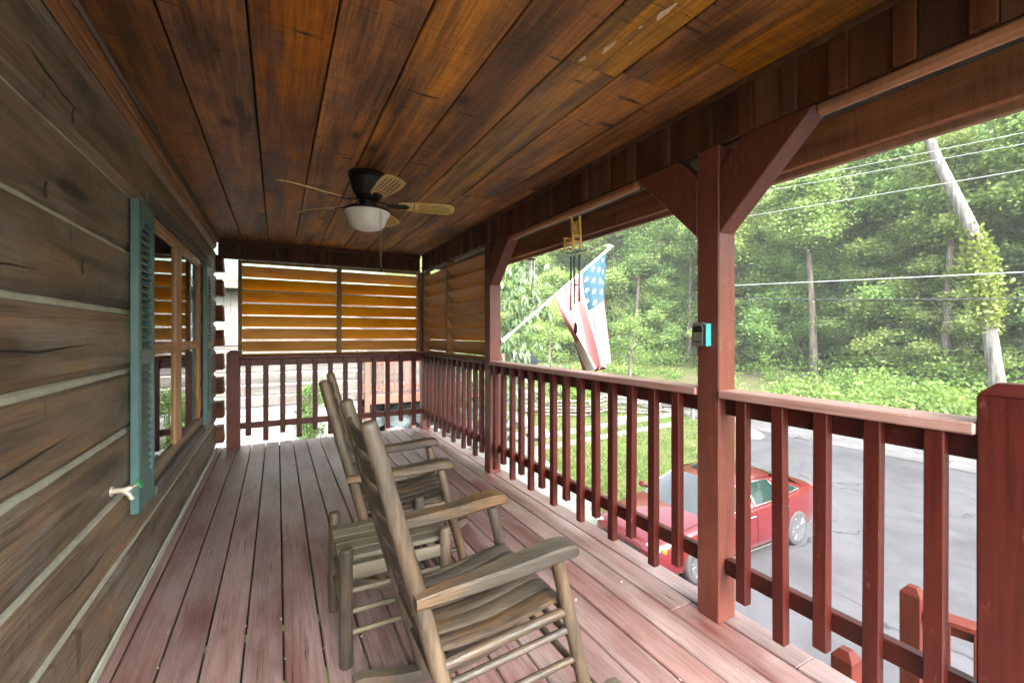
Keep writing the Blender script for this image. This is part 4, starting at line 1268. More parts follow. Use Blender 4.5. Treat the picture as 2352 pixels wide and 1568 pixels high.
def glasspatch(name, lo, hi, mat='carglass', n=8):
    vs_, fs = [], []
    for r_ in range(5):
        t = r_ / 4
        for k in range(n):
            s_ = k / (n - 1)
            a = Vector(lo[0]).lerp(Vector(lo[1]), s_); b = Vector(hi[0]).lerp(Vector(hi[1]), s_)
            p = a.lerp(b, t)
            bul = (1 - (2 * s_ - 1) ** 2)
            p = p + Vector(lo[2]) * bul * (1 - t) + Vector(hi[2]) * bul * t
            p.z += 0.03 * math.sin(math.pi * t)
            vs_.append(p)
    fs = [(r_ * n + k, r_ * n + k + 1, (r_ + 1) * n + k + 1, (r_ + 1) * n + k) for r_ in range(4) for k in range(n - 1)]
    return mk(name, vs_, fs, mat, car, smooth=True)
glasspatch('windshield', [(1.02, -0.76, 0.955), (1.02, 0.76, 0.955), (0.16, 0, 0.02)], [(0.37, -0.565, 1.345), (0.37, 0.565, 1.345), (0.03, 0, 0.05)], 'windshield')
glasspatch('rear_window', [(-1.93, -0.68, 1.065), (-1.93, 0.68, 1.065), (-0.06, 0, 0.015)], [(-1.10, -0.55, 1.36), (-1.10, 0.55, 1.36), (-0.02, 0, 0.045)])
for s_ in (-1, 1):
    b0 = [(0.95, s_ * 0.855, 0.955), (0.55, s_ * 0.878, 0.965), (-0.05, s_ * 0.885, 0.975), (-0.65, s_ * 0.88, 0.985), (-1.15, s_ * 0.865, 1.01), (-1.86, s_ * 0.79, 1.05)]
    t0 = [(0.40, s_ * 0.60, 1.315), (0.25, s_ * 0.625, 1.345), (-0.05, s_ * 0.645, 1.375), (-0.5, s_ * 0.645, 1.375), (-0.9, s_ * 0.62, 1.34), (-1.12, s_ * 0.595, 1.30)]
    gh('side_frame', b0 + t0, [(k, k + 1, 7 + k, 6 + k) for k in range(5)], 'carpaint')
    def inset(i, j, a=0.12, up=0.86, out=0.006):
        P = lambda u, v: Vector(b0[i]).lerp(Vector(b0[j]), u).lerp(Vector(t0[i]).lerp(Vector(t0[j]), u), v) + Vector((0, s_ * out, 0.002))
        return P
    for nm, i, j, u0, u1 in (('side_window', 0, 2, 0.16, 0.96), ('side_window', 2, 4, 0.06, 0.84), ('quarter_window', 4, 5, 0.05, 0.72)):
        P = inset(i, j)
        mid = (i + j) // 2
        def Q(u, v):
            seq = list(range(i, j + 1))
            f_ = u * (len(seq) - 1)
            k = min(int(f_), len(seq) - 2)
            fr = f_ - k
            lo_ = Vector(b0[seq[k]]).lerp(Vector(b0[seq[k + 1]]), fr)
            hi_ = Vector(t0[seq[k]]).lerp(Vector(t0[seq[k + 1]]), fr)
            return lo_.lerp(hi_, v) + Vector((0, s_ * 0.006, 0.003))
        us = np.linspace(u0, u1, 7)
        top = [0.90] * 7
        if nm == 'quarter_window': top = [0.88 - 0.6 * ((u - u0) / (u1 - u0)) for u in us]
        vs_ = [Q(u, 0.07) for u in us] + [Q(u, t_) for u, t_ in zip(us, top)]
        fs = [(k, k + 1, 8 + k, 7 + k) for k in range(6)]
        mk(nm, vs_, fs, 'carglass', car, smooth=True)
        ring = [Q(u, 0.05) + Vector((0, s_ * 0.004, 0)) for u in us] + [Q(u, t_ + 0.02) + Vector((0, s_ * 0.004, 0)) for u, t_ in list(zip(us, top))[::-1]]
        tube('window_trim', ring + [ring[0]], 0.011, 'chrome', car, 6)
    # door handles, mirror, lamps, seams
    for hx_ in (0.02, -1.0):
        bar('door_handle', (hx_ - 0.09, s_ * 0.925, 0.835), (hx_ + 0.09, s_ * 0.925, 0.835), 0.03, 0.028, 'chrome', car, 0.008)
    for sx_ in (0.92, -0.14, -1.12):
        tube('door_seam', [(sx_, s_ * 0.905, 0.90), (sx_ + 0.01, s_ * 0.927, 0.6), (sx_ - 0.02, s_ * 0.915, 0.30)], 0.004, 'black', car, 5)
    tube('sill_trim', [(1.0, s_ * 0.915, 0.235), (-1.0, s_ * 0.915, 0.235)], 0.012, 'chrome', car, 6)
    mm = loft('mirror', [[(0.80 + dx, s_ * (0.96 + dy), 0.99 + dz) for dx, dz in ((-0.04 * f, -0.05 * f), (0.05 * f, -0.05 * f), (0.07 * f, 0.0), (0.03 * f, 0.055 * f), (-0.04 * f, 0.055 * f))] for dy, f in ((-0.06, 0.5), (0.0, 0.95), (0.09, 1.0), (0.13, 0.7))], 'carpaint', car)
    loft('headlight', [[(2.245 - dx, s_ * y_, z_) for y_, z_ in ((0.52, 0.63 + e), (0.80 - 0.02 * e, 0.66 + e), (0.845, 0.735), (0.55, 0.715))] for dx, e in ((0.0, 0.0), (-0.04, 0.01))], 'lamp_clear', car)
    loft('turn_signal', [[(2.17 - dx, s_ * y_, z_) for y_, z_ in ((0.80, 0.655), (0.875, 0.66), (0.885, 0.715), (0.81, 0.715))] for dx in (0.0, -0.02)], 'amber', car)
    loft('tail_light', [[(-2.28 - dx, s_ * y_, z_) for y_, z_ in ((0.45, 0.86), (0.79, 0.84), (0.80, 0.98), (0.47, 0.97))] for dx in (0.0, 0.03)], 'flag_red', car)
    for wx in (1.42, -1.42):
        w = empty('wheel', (wx, s_ * 0.82, 0.335)); w.parent = car
        w.rotation_euler = (R(-90) * s_, 0, 0)
        lathe('tyre', [(0.215, -0.10), (0.30, -0.105), (0.325, -0.085), (0.335, -0.03), (0.335, 0.06), (0.322, 0.095), (0.30, 0.108), (0.245, 0.108), (0.24, 0.09)], 'rubber', w, 40)
        lathe('rim', [(0.21, -0.09), (0.242, 0.085), (0.238, 0.107), (0.226, 0.104), (0.22, 0.06), (0.05, 0.03)], 'black', w, 40)
        lathe('rim_lip', [(0.226, 0.098), (0.242, 0.1085), (0.242, 0.1125), (0.224, 0.108)], 'alloy', w, 40)
        for k in range(5):
            for d_ in (-0.17, 0.17):
                a = 2 * math.pi * k / 5
                p = Vector((0.035 * math.cos(a), 0.035 * math.sin(a), 0.098))
                q = Vector((0.226 * math.cos(a + d_), 0.226 * math.sin(a + d_), 0.106))
                bar('spoke', p, q, 0.024, 0.014, 'alloy', w, 0.003)
        lathe('hub_cap', [(0.055, 0.10), (0.05, 0.112), (0.02, 0.114)], 'alloy', w, 16)
loft('grille', [[(2.345 + dx, y_, z_) for y_, z_ in ((-0.42, 0.36), (0.42, 0.36), (0.46, 0.60), (-0.46, 0.60))] for dx in (0.0, 0.025)], 'black', car)
for z_ in (0.42, 0.49, 0.56):
    bar('grille_bar', (2.375, -0.43, z_), (2.375, 0.43, z_), 0.012, 0.015, 'chrome', car, 0.003)
tube('wiper', [(1.10, 0.05, 0.985), (1.00, 0.32, 1.015), (0.93, 0.60, 1.02)], 0.009, 'black', car, 6)
tube('wiper', [(1.10, -0.45, 0.985), (1.06, -0.15, 1.015), (1.0, 0.12, 1.03)], 0.009, 'black', car, 6)
tube('hood_seam', [(1.10, -0.78, 0.945), (1.6, -0.76, 0.885), (2.1, -0.62, 0.80)], 0.005, 'black', car, 5)
tube('hood_seam', [(1.10, 0.78, 0.945), (1.6, 0.76, 0.885), (2.1, 0.62, 0.80)], 0.005, 'black', car, 5)

# ------------------------------------------------------------------ yard: timbers, split-rail fence, stone wall, rocks, mailbox
GZ = -2.9
def timber(p, q, w, label):
    a, b = Vector((*p, GZ + w * 0.45)), Vector((*q, GZ + w * 0.45))
    o = bar('landscape_timber', a, b, w, w, 'pale_timber', None, 0.015)
    o.location = (a + b) / 2
    return tag(o, label, 'timber', 'pale timbers edging the lawn')
timber((7.6, 14.6), (18.1, 15.75), 0.20, 'upper pale timber lying across the lawn beyond the middle railing')
timber((7.6, 13.2), (16.6, 14.1), 0.18, 'lower pale timber lying across the lawn beyond the middle railing')
sf = empty('split_rail_fence', (16.5, 17.0, GZ), label='grey split rail fence of stacked weathered rails beyond the lawn', cat='fence')
zig = [(12.2, 18.6), (14.0, 17.4), (15.6, 18.2), (17.0, 16.2), (18.2, 16.9), (18.9, 15.0)]
for i in range(len(zig) - 1):
    for k in range(5):
        z = 0.10 + 0.17 * k + 0.06 * (i % 2)
        a = Vector((zig[i][0] - 16.5 + rng.uniform(-0.2, 0.2), zig[i][1] - 17.0, z))
        b = Vector((zig[i + 1][0] - 16.5 + rng.uniform(-0.2, 0.2), zig[i + 1][1] - 17.0, z + rng.uniform(-0.05, 0.05)))
        d = (b - a).normalized() * 0.25
        bar('rail', a - d, b + d, 0.11, 0.10, 'timber', sf, 0.025)
for x, y in ((17.75, 14.5), (18.3, 13.0)):
    box('post', (x - 16.5 - 0.07, y - 17 - 0.07, -0.02), (x - 16.5 + 0.07, y - 17 + 0.07, 1.05), 'timber', sf, 0.01)


def rockmesh(seed, mat):
    r_ = np.random.RandomState(seed)
    bm = bmesh.new()
    bmesh.ops.create_icosphere(bm, subdivisions=2, radius=0.5)
    pl = [(Vector(r_.normal(0, 1, 3)).normalized(), r_.uniform(0.28, 0.45)) for _ in range(9)]
    for v in bm.verts:
        for n_, d_ in pl:
            e = v.co.dot(n_) - d_
            if e > 0: v.co -= n_ * e * 0.9
        v.co += Vector(r_.normal(0, 0.015, 3))
    me = bpy.data.meshes.new('rock')
    bm.to_mesh(me)
    bm.free()
    me.materials.append(M[mat])
    return me
rmes = [rockmesh(k, 'rock') for k in range(5)]
rmes_b = [rockmesh(k + 20, 'rock_blue') for k in range(5)]
sw = empty('stone_wall', (11.0, 20.0, GZ), label='low stacked grey stone retaining wall at the back of the lawn', cat='wall')
for row in range(5):
    x = 6.5 + (row % 2) * 0.3
    while x < 15.0:
        w = rng.uniform(0.45, 0.95)
        o = link('stone', rng.choice(rmes), None, sw, (x + w / 2 - 11.0, 0.02 * row + rng.uniform(-0.06, 0.06), 0.14 + row * 0.235))
        o.scale = (w * 1.15, 0.6, 0.33)
        o.rotation_euler = (0, rng.uniform(-0.06, 0.06), rng.choice((0, math.pi)))
        x += w
rk = [((16.9, 10.9), 0.75, 'pale boulder at the corner of the driveway'), ((14.4, 15.9), 0.55, 'grey stone lying by the upper timber'), ((15.1, 16.2), 0.4, 'small grey stone beside the split rail fence')]
for (x, y), s_, lab in rk:
    o = link('boulder', rng.choice(rmes), None, None, (x, y, GZ + 0.12 * s_))
    o.scale = (s_ * 1.2, s_, s_ * 0.75)
    tag(o, lab, 'rock')
for k, (x, y, s_) in enumerate(((15.6, 11.6, 0.3), (16.1, 11.9, 0.22), (15.2, 11.1, 0.25), (16.5, 12.6, 0.3), (17.3, 12.3, 0.2), (12.9, 9.4, 0.2), (13.6, 9.9, 0.25))):
    o = link('stone', rng.choice(rmes), None, None, (x, y, GZ + 0.06))
    o.scale = (s_ * 1.3, s_, s_ * 0.7)
    tag(o, 'small loose stone along the grassy edge of the driveway', 'stone', 'loose stones by the driveway')

mz = float(hgt(16.2, 29.0))
mb = empty('utility_box', (16.2, 29.0, mz), label='small white box on a post with a pale pole behind, beyond the lawn', cat='box')
box('box', (-0.30, -0.12, 0.62), (0.30, 0.12, 1.13), 'white', mb, 0.02)
box('slot', (0.02, -0.125, 0.86), (0.24, -0.1205, 0.91), 'black', mb, 0)
box('post', (-0.16, -0.09, -0.02), (0.04, 0.09, 0.619), 'black', mb, 0.01)
tube('pole', [(-0.28, 0.18, -0.02), (-0.30, 0.18, 2.6)], 0.05, 'white', mb, 8)
tube('pole', [(-0.12, 0.2, -0.02), (-0.12, 0.2, 2.4)], 0.06, 'timber', mb, 8)
box('post', (0.22, -0.02, -0.02), (0.26, 0.02, 0.619), 'timber', mb, 0.004)
# parked car on the road far left
pc = empty('parked_car', (21.0, 37.5, -1.88), label='dark car standing on the road behind the lawn', cat='car')
prof = [(-2.2, 0.35), (-2.25, 0.8), (-1.5, 0.95), (-0.9, 1.42), (0.6, 1.45), (1.3, 1.0), (2.1, 0.85), (2.25, 0.5), (2.2, 0.3)]
prism('body', prof, 0, -0.88, 0.88, 'bluecar', pc, bev=0.05)
prism('side_window', [(-0.95, 0.97), (-0.75, 1.33), (0.5, 1.36), (1.05, 1.0)], 0, -0.886, -0.882, 'carglass', pc)
for yy in (-1.4, 1.4):
    for xx in (-0.82, 0.82):
        lathe('wheel', [(0.1, -0.11), (0.33, -0.11), (0.33, 0.11), (0.1, 0.11)], 'rubber', pc, 20, (xx, yy, 0.33), (0, R(90), 0))

# ------------------------------------------------------------------ neighbouring cabin beyond the far end of the porch
nb = empty('neighbour_cabin', (-2.0, 12.4, -1.5), label='grey log cabin with pale chinking seen past the far railing', cat='cabin')
def LN(a): return (a[0] + 2.0, a[1] - 12.4, a[2] + 1.5)
z = -0.52
k = 0
while z < 2.3:
    box('log', LN((-7.0, 12.40, z)), LN((2.0, 12.6, z + 0.235)), 'nlog', nb, 0.012)
    box('chinking', LN((-7.0, 12.425, z + 0.2355)), LN((2.0, 12.55, z + 0.285)), 'nchink', nb, 0)
    if k % 2 == 0:
        box('log_end', LN((1.90, 12.22, z + 0.03)), LN((2.15, 12.398, z + 0.21)), 'lintel', nb, 0.01)
    z += 0.286; k += 1
for r_ in range(5):
    x = -7.0 + (0.2 if r_ % 2 else 0)
    while x < 1.95:
        box('block', LN((x, 12.43, -1.52 + r_ * 0.2)), LN((min(x + 0.393, 2.0), 12.58, -1.52 + r_ * 0.2 + 0.193)), 'block', nb, 0.006)
        x += 0.4
box('wall_core', LN((-6.98, 12.56, -2.4)), LN((1.98, 19.0, 2.28)), 'block', nb, 0)
prism('roof', [(11.6, 2.35), (15.8, 5.2), (20.0, 2.35), (20.0, 2.5), (15.8, 5.38), (11.6, 2.5)], 0, -5.6, 4.6, 'roof', nb)
box('fascia', LN((-7.6, 11.58, 2.30)), LN((2.6, 11.61, 2.52)), 'nlog', nb, 0.005)
for o in nb.children:
    if o.name.startswith('roof'): o.location = (0, -12.4, 1.5)
for k in range(7):
    box('corner_board', LN((-1.75 + 0.155 * k, 12.36, 1.0)), LN((-1.75 + 0.155 * k + 0.148, 12.398, 2.29)), 'block', nb, 0.004)
# its deck with red railing
nd = empty('neighbour_deck', (3.2, 12.3, -1.5), label='pinkish red deck and railing of the neighbouring cabin', cat='deck')
def LD(a): return (a[0] - 3.2, a[1] - 12.3, a[2] + 1.5)
box('deck_rim', LD((2.05, 12.10, -0.62)), LD((6.2, 12.14, -0.40)), 'nred', nd, 0.004)
for k in range(20):
    box('plank', LD((2.05, 12.12 + 0.145 * k, -0.398)), LD((6.2, 12.12 + 0.145 * k + 0.138, -0.365)), 'deck', nd, 0.003)
box('rail_cap', LD((2.05, 12.08, 0.55)), LD((6.2, 12.2, 0.585)), 'nred', nd, 0.004)
box('rail', LD((2.05, 12.12, 0.47)), LD((6.2, 12.16, 0.548)), 'nred', nd, 0.004)
box('rail', LD((2.05, 12.12, -0.22)), LD((6.2, 12.16, -0.15)), 'nred', nd, 0.004)
for k in range(29):
    box('baluster', LD((2.12 + 0.142 * k, 12.08, -0.29)), LD((2.16 + 0.142 * k, 12.118, 0.548)), 'nred', nd, 0.003)
for x in (2.05, 3.3, 6.1):
    box('post', LD((x, 12.02, -2.2)), LD((x + 0.12, 12.118, 0.66)), 'nred', nd, 0.006)
box('support', LD((2.62, 12.2, -2.2)), LD((2.74, 12.32, -0.62)), 'nred', nd, 0.006)
box('wall', LD((2.0, 15.0, -2.0)), LD((6.2, 15.2, 2.6)), 'nlog', nd, 0.01)
# slope of rubble under the deck
i_ = 0
for row in range(4):
    for k in range(9):
        x = 1.9 + k * 0.62 + rng.uniform(-0.15, 0.15)
        o = link('boulder', rng.choice(rmes_b if row > 1 else rmes), None, None, (x, 11.3 + row * 0.65 + rng.uniform(-0.15, 0.15), -1.75 + row * 0.27))
        s_ = rng.uniform(0.45, 0.85)
        o.scale = (s_ * 1.3, s_, s_ * 0.7)
        o.rotation_euler = (rng.uniform(-0.3, 0.3), rng.uniform(-0.3, 0.3), rng.uniform(0, 6))
        tag(o, 'grey boulder piled on the slope under the neighbouring deck', 'rock', 'boulders under the neighbouring deck')
mk('rubble_bank', [(-8, 7.4, -2.86), (6.5, 7.4, -2.86), (6.5, 11.0, -1.95), (-8, 11.0, -1.75), (6.5, 14.5, -1.2), (-8, 14.5, -1.2)], [(0, 1, 2, 3), (3, 2, 4, 5)], 'gravel')['kind'] = 'structure'

# ------------------------------------------------------------------ overhead wires
def wire(a, b, r_, mat, label, sag=0.25):
    a, b = Vector(a), Vector(b)
    pts = [a.lerp(b, t / 12) - Vector((0, 0, 4 * sag * (t / 12) * (1 - t / 12))) for t in range(13)]
    return tag(tube('overhead_wire', pts, r_, mat, None, 5), label, 'wire', 'wires over the road')
def wpt(y, z): return (25.0, y, z)
def ext(y0, z0, y1, z1, ya=18.76, yb=-14):
    f = (z1 - z0) / (y1 - y0)
    return (25.0, ya, z0 + f * (ya - y0)), (25.0, yb, z0 + f * (yb - y0))
for (y0, z0, y1, z1), r_, mt, lab, sg in (
        ((17.2, 4.29, 5.4, 3.67), 0.019, 'wire', 'single bright wire below the upper three, crossing the forest at eye level', 0.05),
        ((17.2, 3.53, 5.4, 2.9), 0.026, 'wire_dark', 'lowest, dark thick cable crossing the forest', 0.3),
        ((16.4, 8.4, 5.4, 7.6), 0.013, 'wire', 'lowest of the three thin wires near the eave', 0.1),
        ((15.1, 9.59, 5.4, 8.59), 0.011, 'wire', 'middle one of the three thin wires near the eave', 0.1),
        ((14.3, 9.86, 5.4, 9.02), 0.011, 'wire', 'highest of the three thin wires near the eave', 0.1)):
    a, b = ext(y0, z0, y1, z1)
    wire(a, b, r_, mt, lab, sg)
up_ = empty('utility_pole', (25.0, 18.9, float(hgt(25, 18.9)) - 0.2), label='wooden utility pole almost hidden behind the near porch post', cat='utility pole')
tube('shaft', [(0, 0, 0), (0, 0, 13.4)], [0.17, 0.12], 'bark', up_, 12)
box('cross_arm', (-0.9, -0.06, 12.4), (0.9, 0.06, 12.55), 'bark', up_, 0.01)

# ------------------------------------------------------------------ trees
def limb_tree(rs, H, r0, lean=(0, 0), n_limb=9, lo=0.3, spread=2.6, tip=0.25):
    """trunk and limbs as one mesh; returns verts, faces and limb end points"""
    V, F, ends = [], [], []
    def add(pts, rad, seg=7):
        v, f = tubegeo(pts, rad, seg, False)
        o = len(V)
        V.extend(v)
        F.extend([tuple(i + o for i in q) for q in f])
    n = 9
    tr = []
    for i in range(n):
        t = i / (n - 1)
        tr.append(Vector((lean[0] * t + 0.12 * math.sin(3 * t + r0 * 50), lean[1] * t + 0.12 * math.sin(4 * t + 1), H * t)))
    add(tr, [r0 * (1 - (1 - tip) * i / (n - 1)) for i in range(n)], 9)
    for k in range(n_limb):
        t = lo + (0.97 - lo) * k / (n_limb - 1)
        i = min(int(t * (n - 1)), n - 2)
        p = tr[i].lerp(tr[i + 1], t * (n - 1) - i)
        a = k * 2.4 + rs.uniform(-0.4, 0.4)
        L = spread * (1.05 - 0.65 * t) * rs.uniform(0.8, 1.25)
        up = rs.uniform(0.15, 0.6)
        q1 = p + Vector((math.cos(a), math.sin(a), up)) * L * 0.5
        q2 = q1 + Vector((math.cos(a + 0.3), math.sin(a + 0.3), up * 0.6)) * L * 0.5
        add([p, q1, q2], [r0 * (0.5 - 0.3 * t), r0 * (0.3 - 0.18 * t), r0 * 0.06], 5)
        ends += [q1, q2, p.lerp(q1, 0.6)]
    return V, F, ends, tr


def crown_leaves(rs, clumps, per, size, flat=0.62, tilt=1.0):
    """clumps: (centre, radius); leaves fill each clump's shell in drooping layers"""
    C, T = [], []
    for c, r_ in clumps:
        m = max(12, int(per * r_ ** 1.7))
        d = rs.normal(0, 1, (m, 3))
        p = d * r_ * np.array([0.5, 0.5, 0.5 * flat])
        d /= np.linalg.norm(d, axis=1, keepdims=True)
        # gather leaves into layers (sprays)
        lay = r_ * 0.34
        p[:, 2] = np.round(p[:, 2] / lay + rs.uniform(-0.3, 0.3, m) * 0.7) * lay * 0.9 + rs.normal(0, 0.05 * r_, m) - 0.12 * np.hypot(p[:, 0], p[:, 1])
        C.append(p + np.array(c))
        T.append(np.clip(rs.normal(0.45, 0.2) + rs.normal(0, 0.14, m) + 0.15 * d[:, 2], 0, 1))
    C = np.concatenate(C)
    return leaves(C, size, tilt, 0.6, rs=rs), np.concatenate(T)


def forest_proto(seed, H, spread, per, lo):
    rs = np.random.RandomState(seed)
    t = empty('forest_tree')
    V, F, ends, tr = limb_tree(rs, H, 0.16 + 0.008 * H, (rs.uniform(-0.6, 0.6), rs.uniform(-0.6, 0.6)), 17, lo, spread)
    mk('trunk', V, F, 'bark', t, smooth=True)
    cl = []
    for e in ends:
        cl.append(((e.x, e.y, e.z), rs.uniform(0.75, 1.45)))
        for _ in range(2 if rs.rand() < 0.5 else 1):
            cl.append(((e.x + rs.uniform(-1, 1), e.y + rs.uniform(-1, 1), e.z + rs.uniform(-0.7, 0.6)), rs.uniform(0.6, 1.1)))
    cl.append(((tr[-1].x, tr[-1].y, tr[-1].z + 0.3), 1.2))
    Q, T = crown_leaves(rs, cl, per, 0.25)
    quads('crown', Q, 'leaf', t, T)
    return t


FL = 'leafy green forest tree crowding the wooded hillside across the road'
protos = [forest_proto(101, 13, 4.8, 250, 0.10), forest_proto(102, 16, 5.4, 230, 0.14), forest_proto(103, 11, 4.2, 270, 0.06), forest_proto(104, 18, 5.2, 220, 0.18)]
spots = []
rt = random.Random(4)
# rows parallel to the slope's edge
for row, (off, step) in enumerate(((1.0, 3.4), (4.6, 3.9), (9.0, 4.4), (14.5, 5.2), (21.0, 6.0), (29.0, 7.0))):
    y = -24.0 + row * 1.7
    while y < 47:
        x = float(edge_x(y)) + off + rt.uniform(-1.1, 1.1)
        spots.append((x, y + rt.uniform(-0.9, 0.9), row))
        y += step * (1.0 if y < 30 else 0.62)
camp = (0, 0)
n_used = [0, 0, 0, 0]
for i, (x, y, row) in enumerate(spots):
    az = math.degrees(math.atan2(x, y))
    if not (14 < az < 106): continue
    # a gap in the canopy where the sky shows, right of the near post
    if row >= 2 and 58.5 < az < 68.5: continue
    k = (2 if row == 0 else rt.choice((0, 1, 3)))
    s_ = rt.uniform(0.85, 1.12) * (0.8 if row == 0 else 1.0)
    loc = (x, y, float(hgt(x, y)) - 0.15)
    if n_used[k] == 0:
        o = protos[k]
        o.location = loc
        o.rotation_euler = (0, 0, rt.uniform(0, 6.28))
        o.scale = (s_,) * 3
    else:
        o = copy_tree(protos[k], loc, rt.uniform(0, 6.28), (s_,) * 3)
    n_used[k] += 1
    tag(o, FL, 'tree', 'forest trees on the hillside')
for k, p in enumerate(protos):
    if n_used[k] == 0:
        for c in list(p.children): bpy.data.objects.remove(c)
        bpy.data.objects.remove(p)

slim = forest_proto(105, 17, 2.6, 210, 0.62)
for k, (y, dx, s_) in enumerate(((7.5, -1.5, 1.0), (11.0, -0.5, 0.9), (14.5, 1.0, 1.1), (18.5, -1.0, 1.0), (24.5, -1.5, 0.95), (29.0, 0.5, 1.0), (2.0, 0.0, 1.0), (33.5, -1.0, 0.9))):
    x = float(edge_x(y)) + dx
    o = slim if k == 0 else copy_tree(slim)
    o.location = (x, y, float(hgt(x, y)) - 0.2)
    o.rotation_euler = (R(rt.uniform(-3, 3)), R(rt.uniform(-3, 3)), k * 1.3)
    o.scale = (s_,) * 3
    tag(o, 'slim bare-trunked tree standing at the edge of the wooded hillside', 'tree', 'slim trees at the edge of the wood')

# undergrowth along the foot of the wood
rs = np.random.RandomState(77)
cl = []
for k in range(520):
    y = rs.uniform(-14, 46)
    x = float(edge_x(y)) + rs.uniform(-3.2, 11.0)
    if 14 < y < 27 and x < float(edge_x(y)) + 1 and rs.rand() < 0.6: continue
    r_ = rs.uniform(0.7, 1.6)
    cl.append(((x, y, float(hgt(x, y)) + rs.uniform(0.3, 1.5)), r_))
for k in range(620):        # saplings and low boughs filling the wood between the trunks
    y = rs.uniform(-12, 44)
    x = float(edge_x(y)) + rs.uniform(0.5, 16.0)
    cl.append(((x, y, float(hgt(x, y)) + rs.uniform(0.8, 7.0)), rs.uniform(0.9, 1.8)))
for k in range(60):
    y = rs.uniform(14, 36)
    x = rs.uniform(25, 35)
    cl.append(((x, y, float(hgt(x, y)) + rs.uniform(0.05, 0.35)), rs.uniform(0.35, 0.9)))
for k in range(330):        # low cover spilling down the bank on the right
    y = rs.uniform(-10, 16)
    x = rs.uniform(25.0, 36)
    cl.append(((x, y, float(hgt(x, y)) + rs.uniform(0.1, 0.8)), rs.uniform(0.5, 1.2)))
Q, T = crown_leaves(rs, cl, 165, 0.22, 0.75, 1.0)
tag(quads('undergrowth', Q, 'leaf2', None, T), 'dense light green undergrowth along the foot of the wooded hillside', 'undergrowth', kind='stuff')

# leaning pale trunk wrapped in ivy
def wpx(Y, Z): return Vector((27.0, Y, Z))
lt = empty('leaning_tree', (27.0, 6.35, -2.6), label='tall leaning tree with pale bare trunk partly wrapped in ivy', cat='tree')
base = Vector((27.0, 6.35, -2.6))
tp = [(27, 6.35, -2.9), (27, 6.58, -0.64), (27, 6.80, 1.3), (27, 6.94, 2.91), (27, 7.24, 5.61), (27, 7.94, 7.72), (27.0, 8.5, 9.4), (27.0, 8.84, 10.65), (27.1, 9.3, 12.4), (27.2, 9.6, 14.5)]
tpv = [Vector(p) - base for p in tp]
v, f = tubegeo(tpv, [0.31, 0.26, 0.25, 0.245, 0.235, 0.225, 0.205, 0.18, 0.14, 0.07], 14)
mk('trunk', v, f, 'pale_bark', lt, smooth=True)
for k, (a, z_) in enumerate(((0.5, 12.2), (2.6, 13.0), (4.4, 11.4))):
    st_ = Vector((27.1, 9.2, z_)) - base
    tube('limb', [st_, st_ + Vector((math.cos(a) * 1.2, math.sin(a) * 1.2, 0.9)), st_ + Vector((math.cos(a) * 2.4, math.sin(a) * 2.4, 1.6))], [0.11, 0.07, 0.02], 'pale_bark', lt, 7)
cl = [((0.1 + rs.uniform(-2, 2), 3.0 + rs.uniform(-2.2, 2.2), 14.4 + 2.9 - 2.6 + rs.uniform(-0.4, 2.4)), rs.uniform(0.8, 1.3)) for _ in range(16)]
Q, T = crown_leaves(rs, cl, 120, 0.24)
quads('crown', Q, 'leaf', lt, T)
ivc = []
for k in range(2300):
    t = rs.beta(2.0, 2.2)
    z_ = 1.2 + t * 5.0
    yv = np.interp(z_, [p[2] for p in tp], [p[1] for p in tp])
    a = rs.uniform(0, 2 * math.pi)
    r_ = 0.25 + abs(rs.normal(0, 0.13)) * (0.5 + math.sin(t * 3.1))
    ivc.append((27 + r_ * math.cos(a) - base.x, yv + r_ * math.sin(a) - base.y, z_ - base.z))
ivc = np.array(ivc)
quads('ivy', leaves(ivc, 0.17, 1.2, 0.8, rs=rs), 'ivy', lt, np.clip(rs.normal(0.5, 0.22, len(ivc)), 0, 1))

# big-leaved tree close to the far corner of the porch
def near_tree():
    t = empty('large_leaved_tree', (4.55, 9.3, -2.9), label='tree with large drooping pale green leaves close beyond the far post', cat='tree')
    rs_ = np.random.RandomState(9)
    V, F, ends, tr = limb_tree(rs_, 6.4, 0.11, (-0.3, 0.2), 11, 0.4, 1.75)
    mk('trunk', V, F, 'bark', t, smooth=True)
    C, D, T = [], [], []
    pts = list(ends)
    for e in ends:
        for _ in range(4):
            pts.append(e + Vector(rs_.normal(0, 0.42, 3)))
    for e in pts:
        for _ in range(3):
            hub = e + Vector((rs_.normal(0, 0.22), rs_.normal(0, 0.22), rs_.normal(0, 0.22)))
            tn = rs_.uniform(0.1, 0.9)
            for q in range(6):
                a = 2 * math.pi * q / 6 + rs_.uniform(-0.2, 0.2)
                d = np.array([math.cos(a) * 0.55, math.sin(a) * 0.55, -0.9])
                C.append(np.array(hub) + d * 0.11)
                D.append(d)
                T.append(np.clip(tn + rs_.normal(0, 0.1), 0, 1))
    C, D, T = np.array(C), np.array(D), np.array(T)
    n = len(C)
    u = D / np.linalg.norm(D, axis=1, keepdims=True)
    side = np.cross(u, np.array([0, 0, 1.0]) + rs_.normal(0, 0.3, (n, 3)))
    side /= np.linalg.norm(side, axis=1, keepdims=True)
    s_ = 0.23 * rs_.uniform(0.75, 1.25, (n, 1))
    nz = np.cross(side, u)
    # two quads per leaf, folded along the midrib
    A = C - u * s_ * 0.5; B = C + u * s_ * 0.5
    L = C + side * s_ * 0.19 + nz * s_ * 0.05 + u * s_ * 0.08
    R_ = C - side * s_ * 0.19 + nz * s_ * 0.05 + u * s_ * 0.08
    Q1 = np.stack([A, L, B, C + u * s_ * 0.0], 1)
    Q2 = np.stack([A, C + u * s_ * 0.0, B, R_], 1)
    quads('crown', np.concatenate([Q1, Q2]), 'leaf_pale', t, np.concatenate([T, T]))
    return t
near_tree()

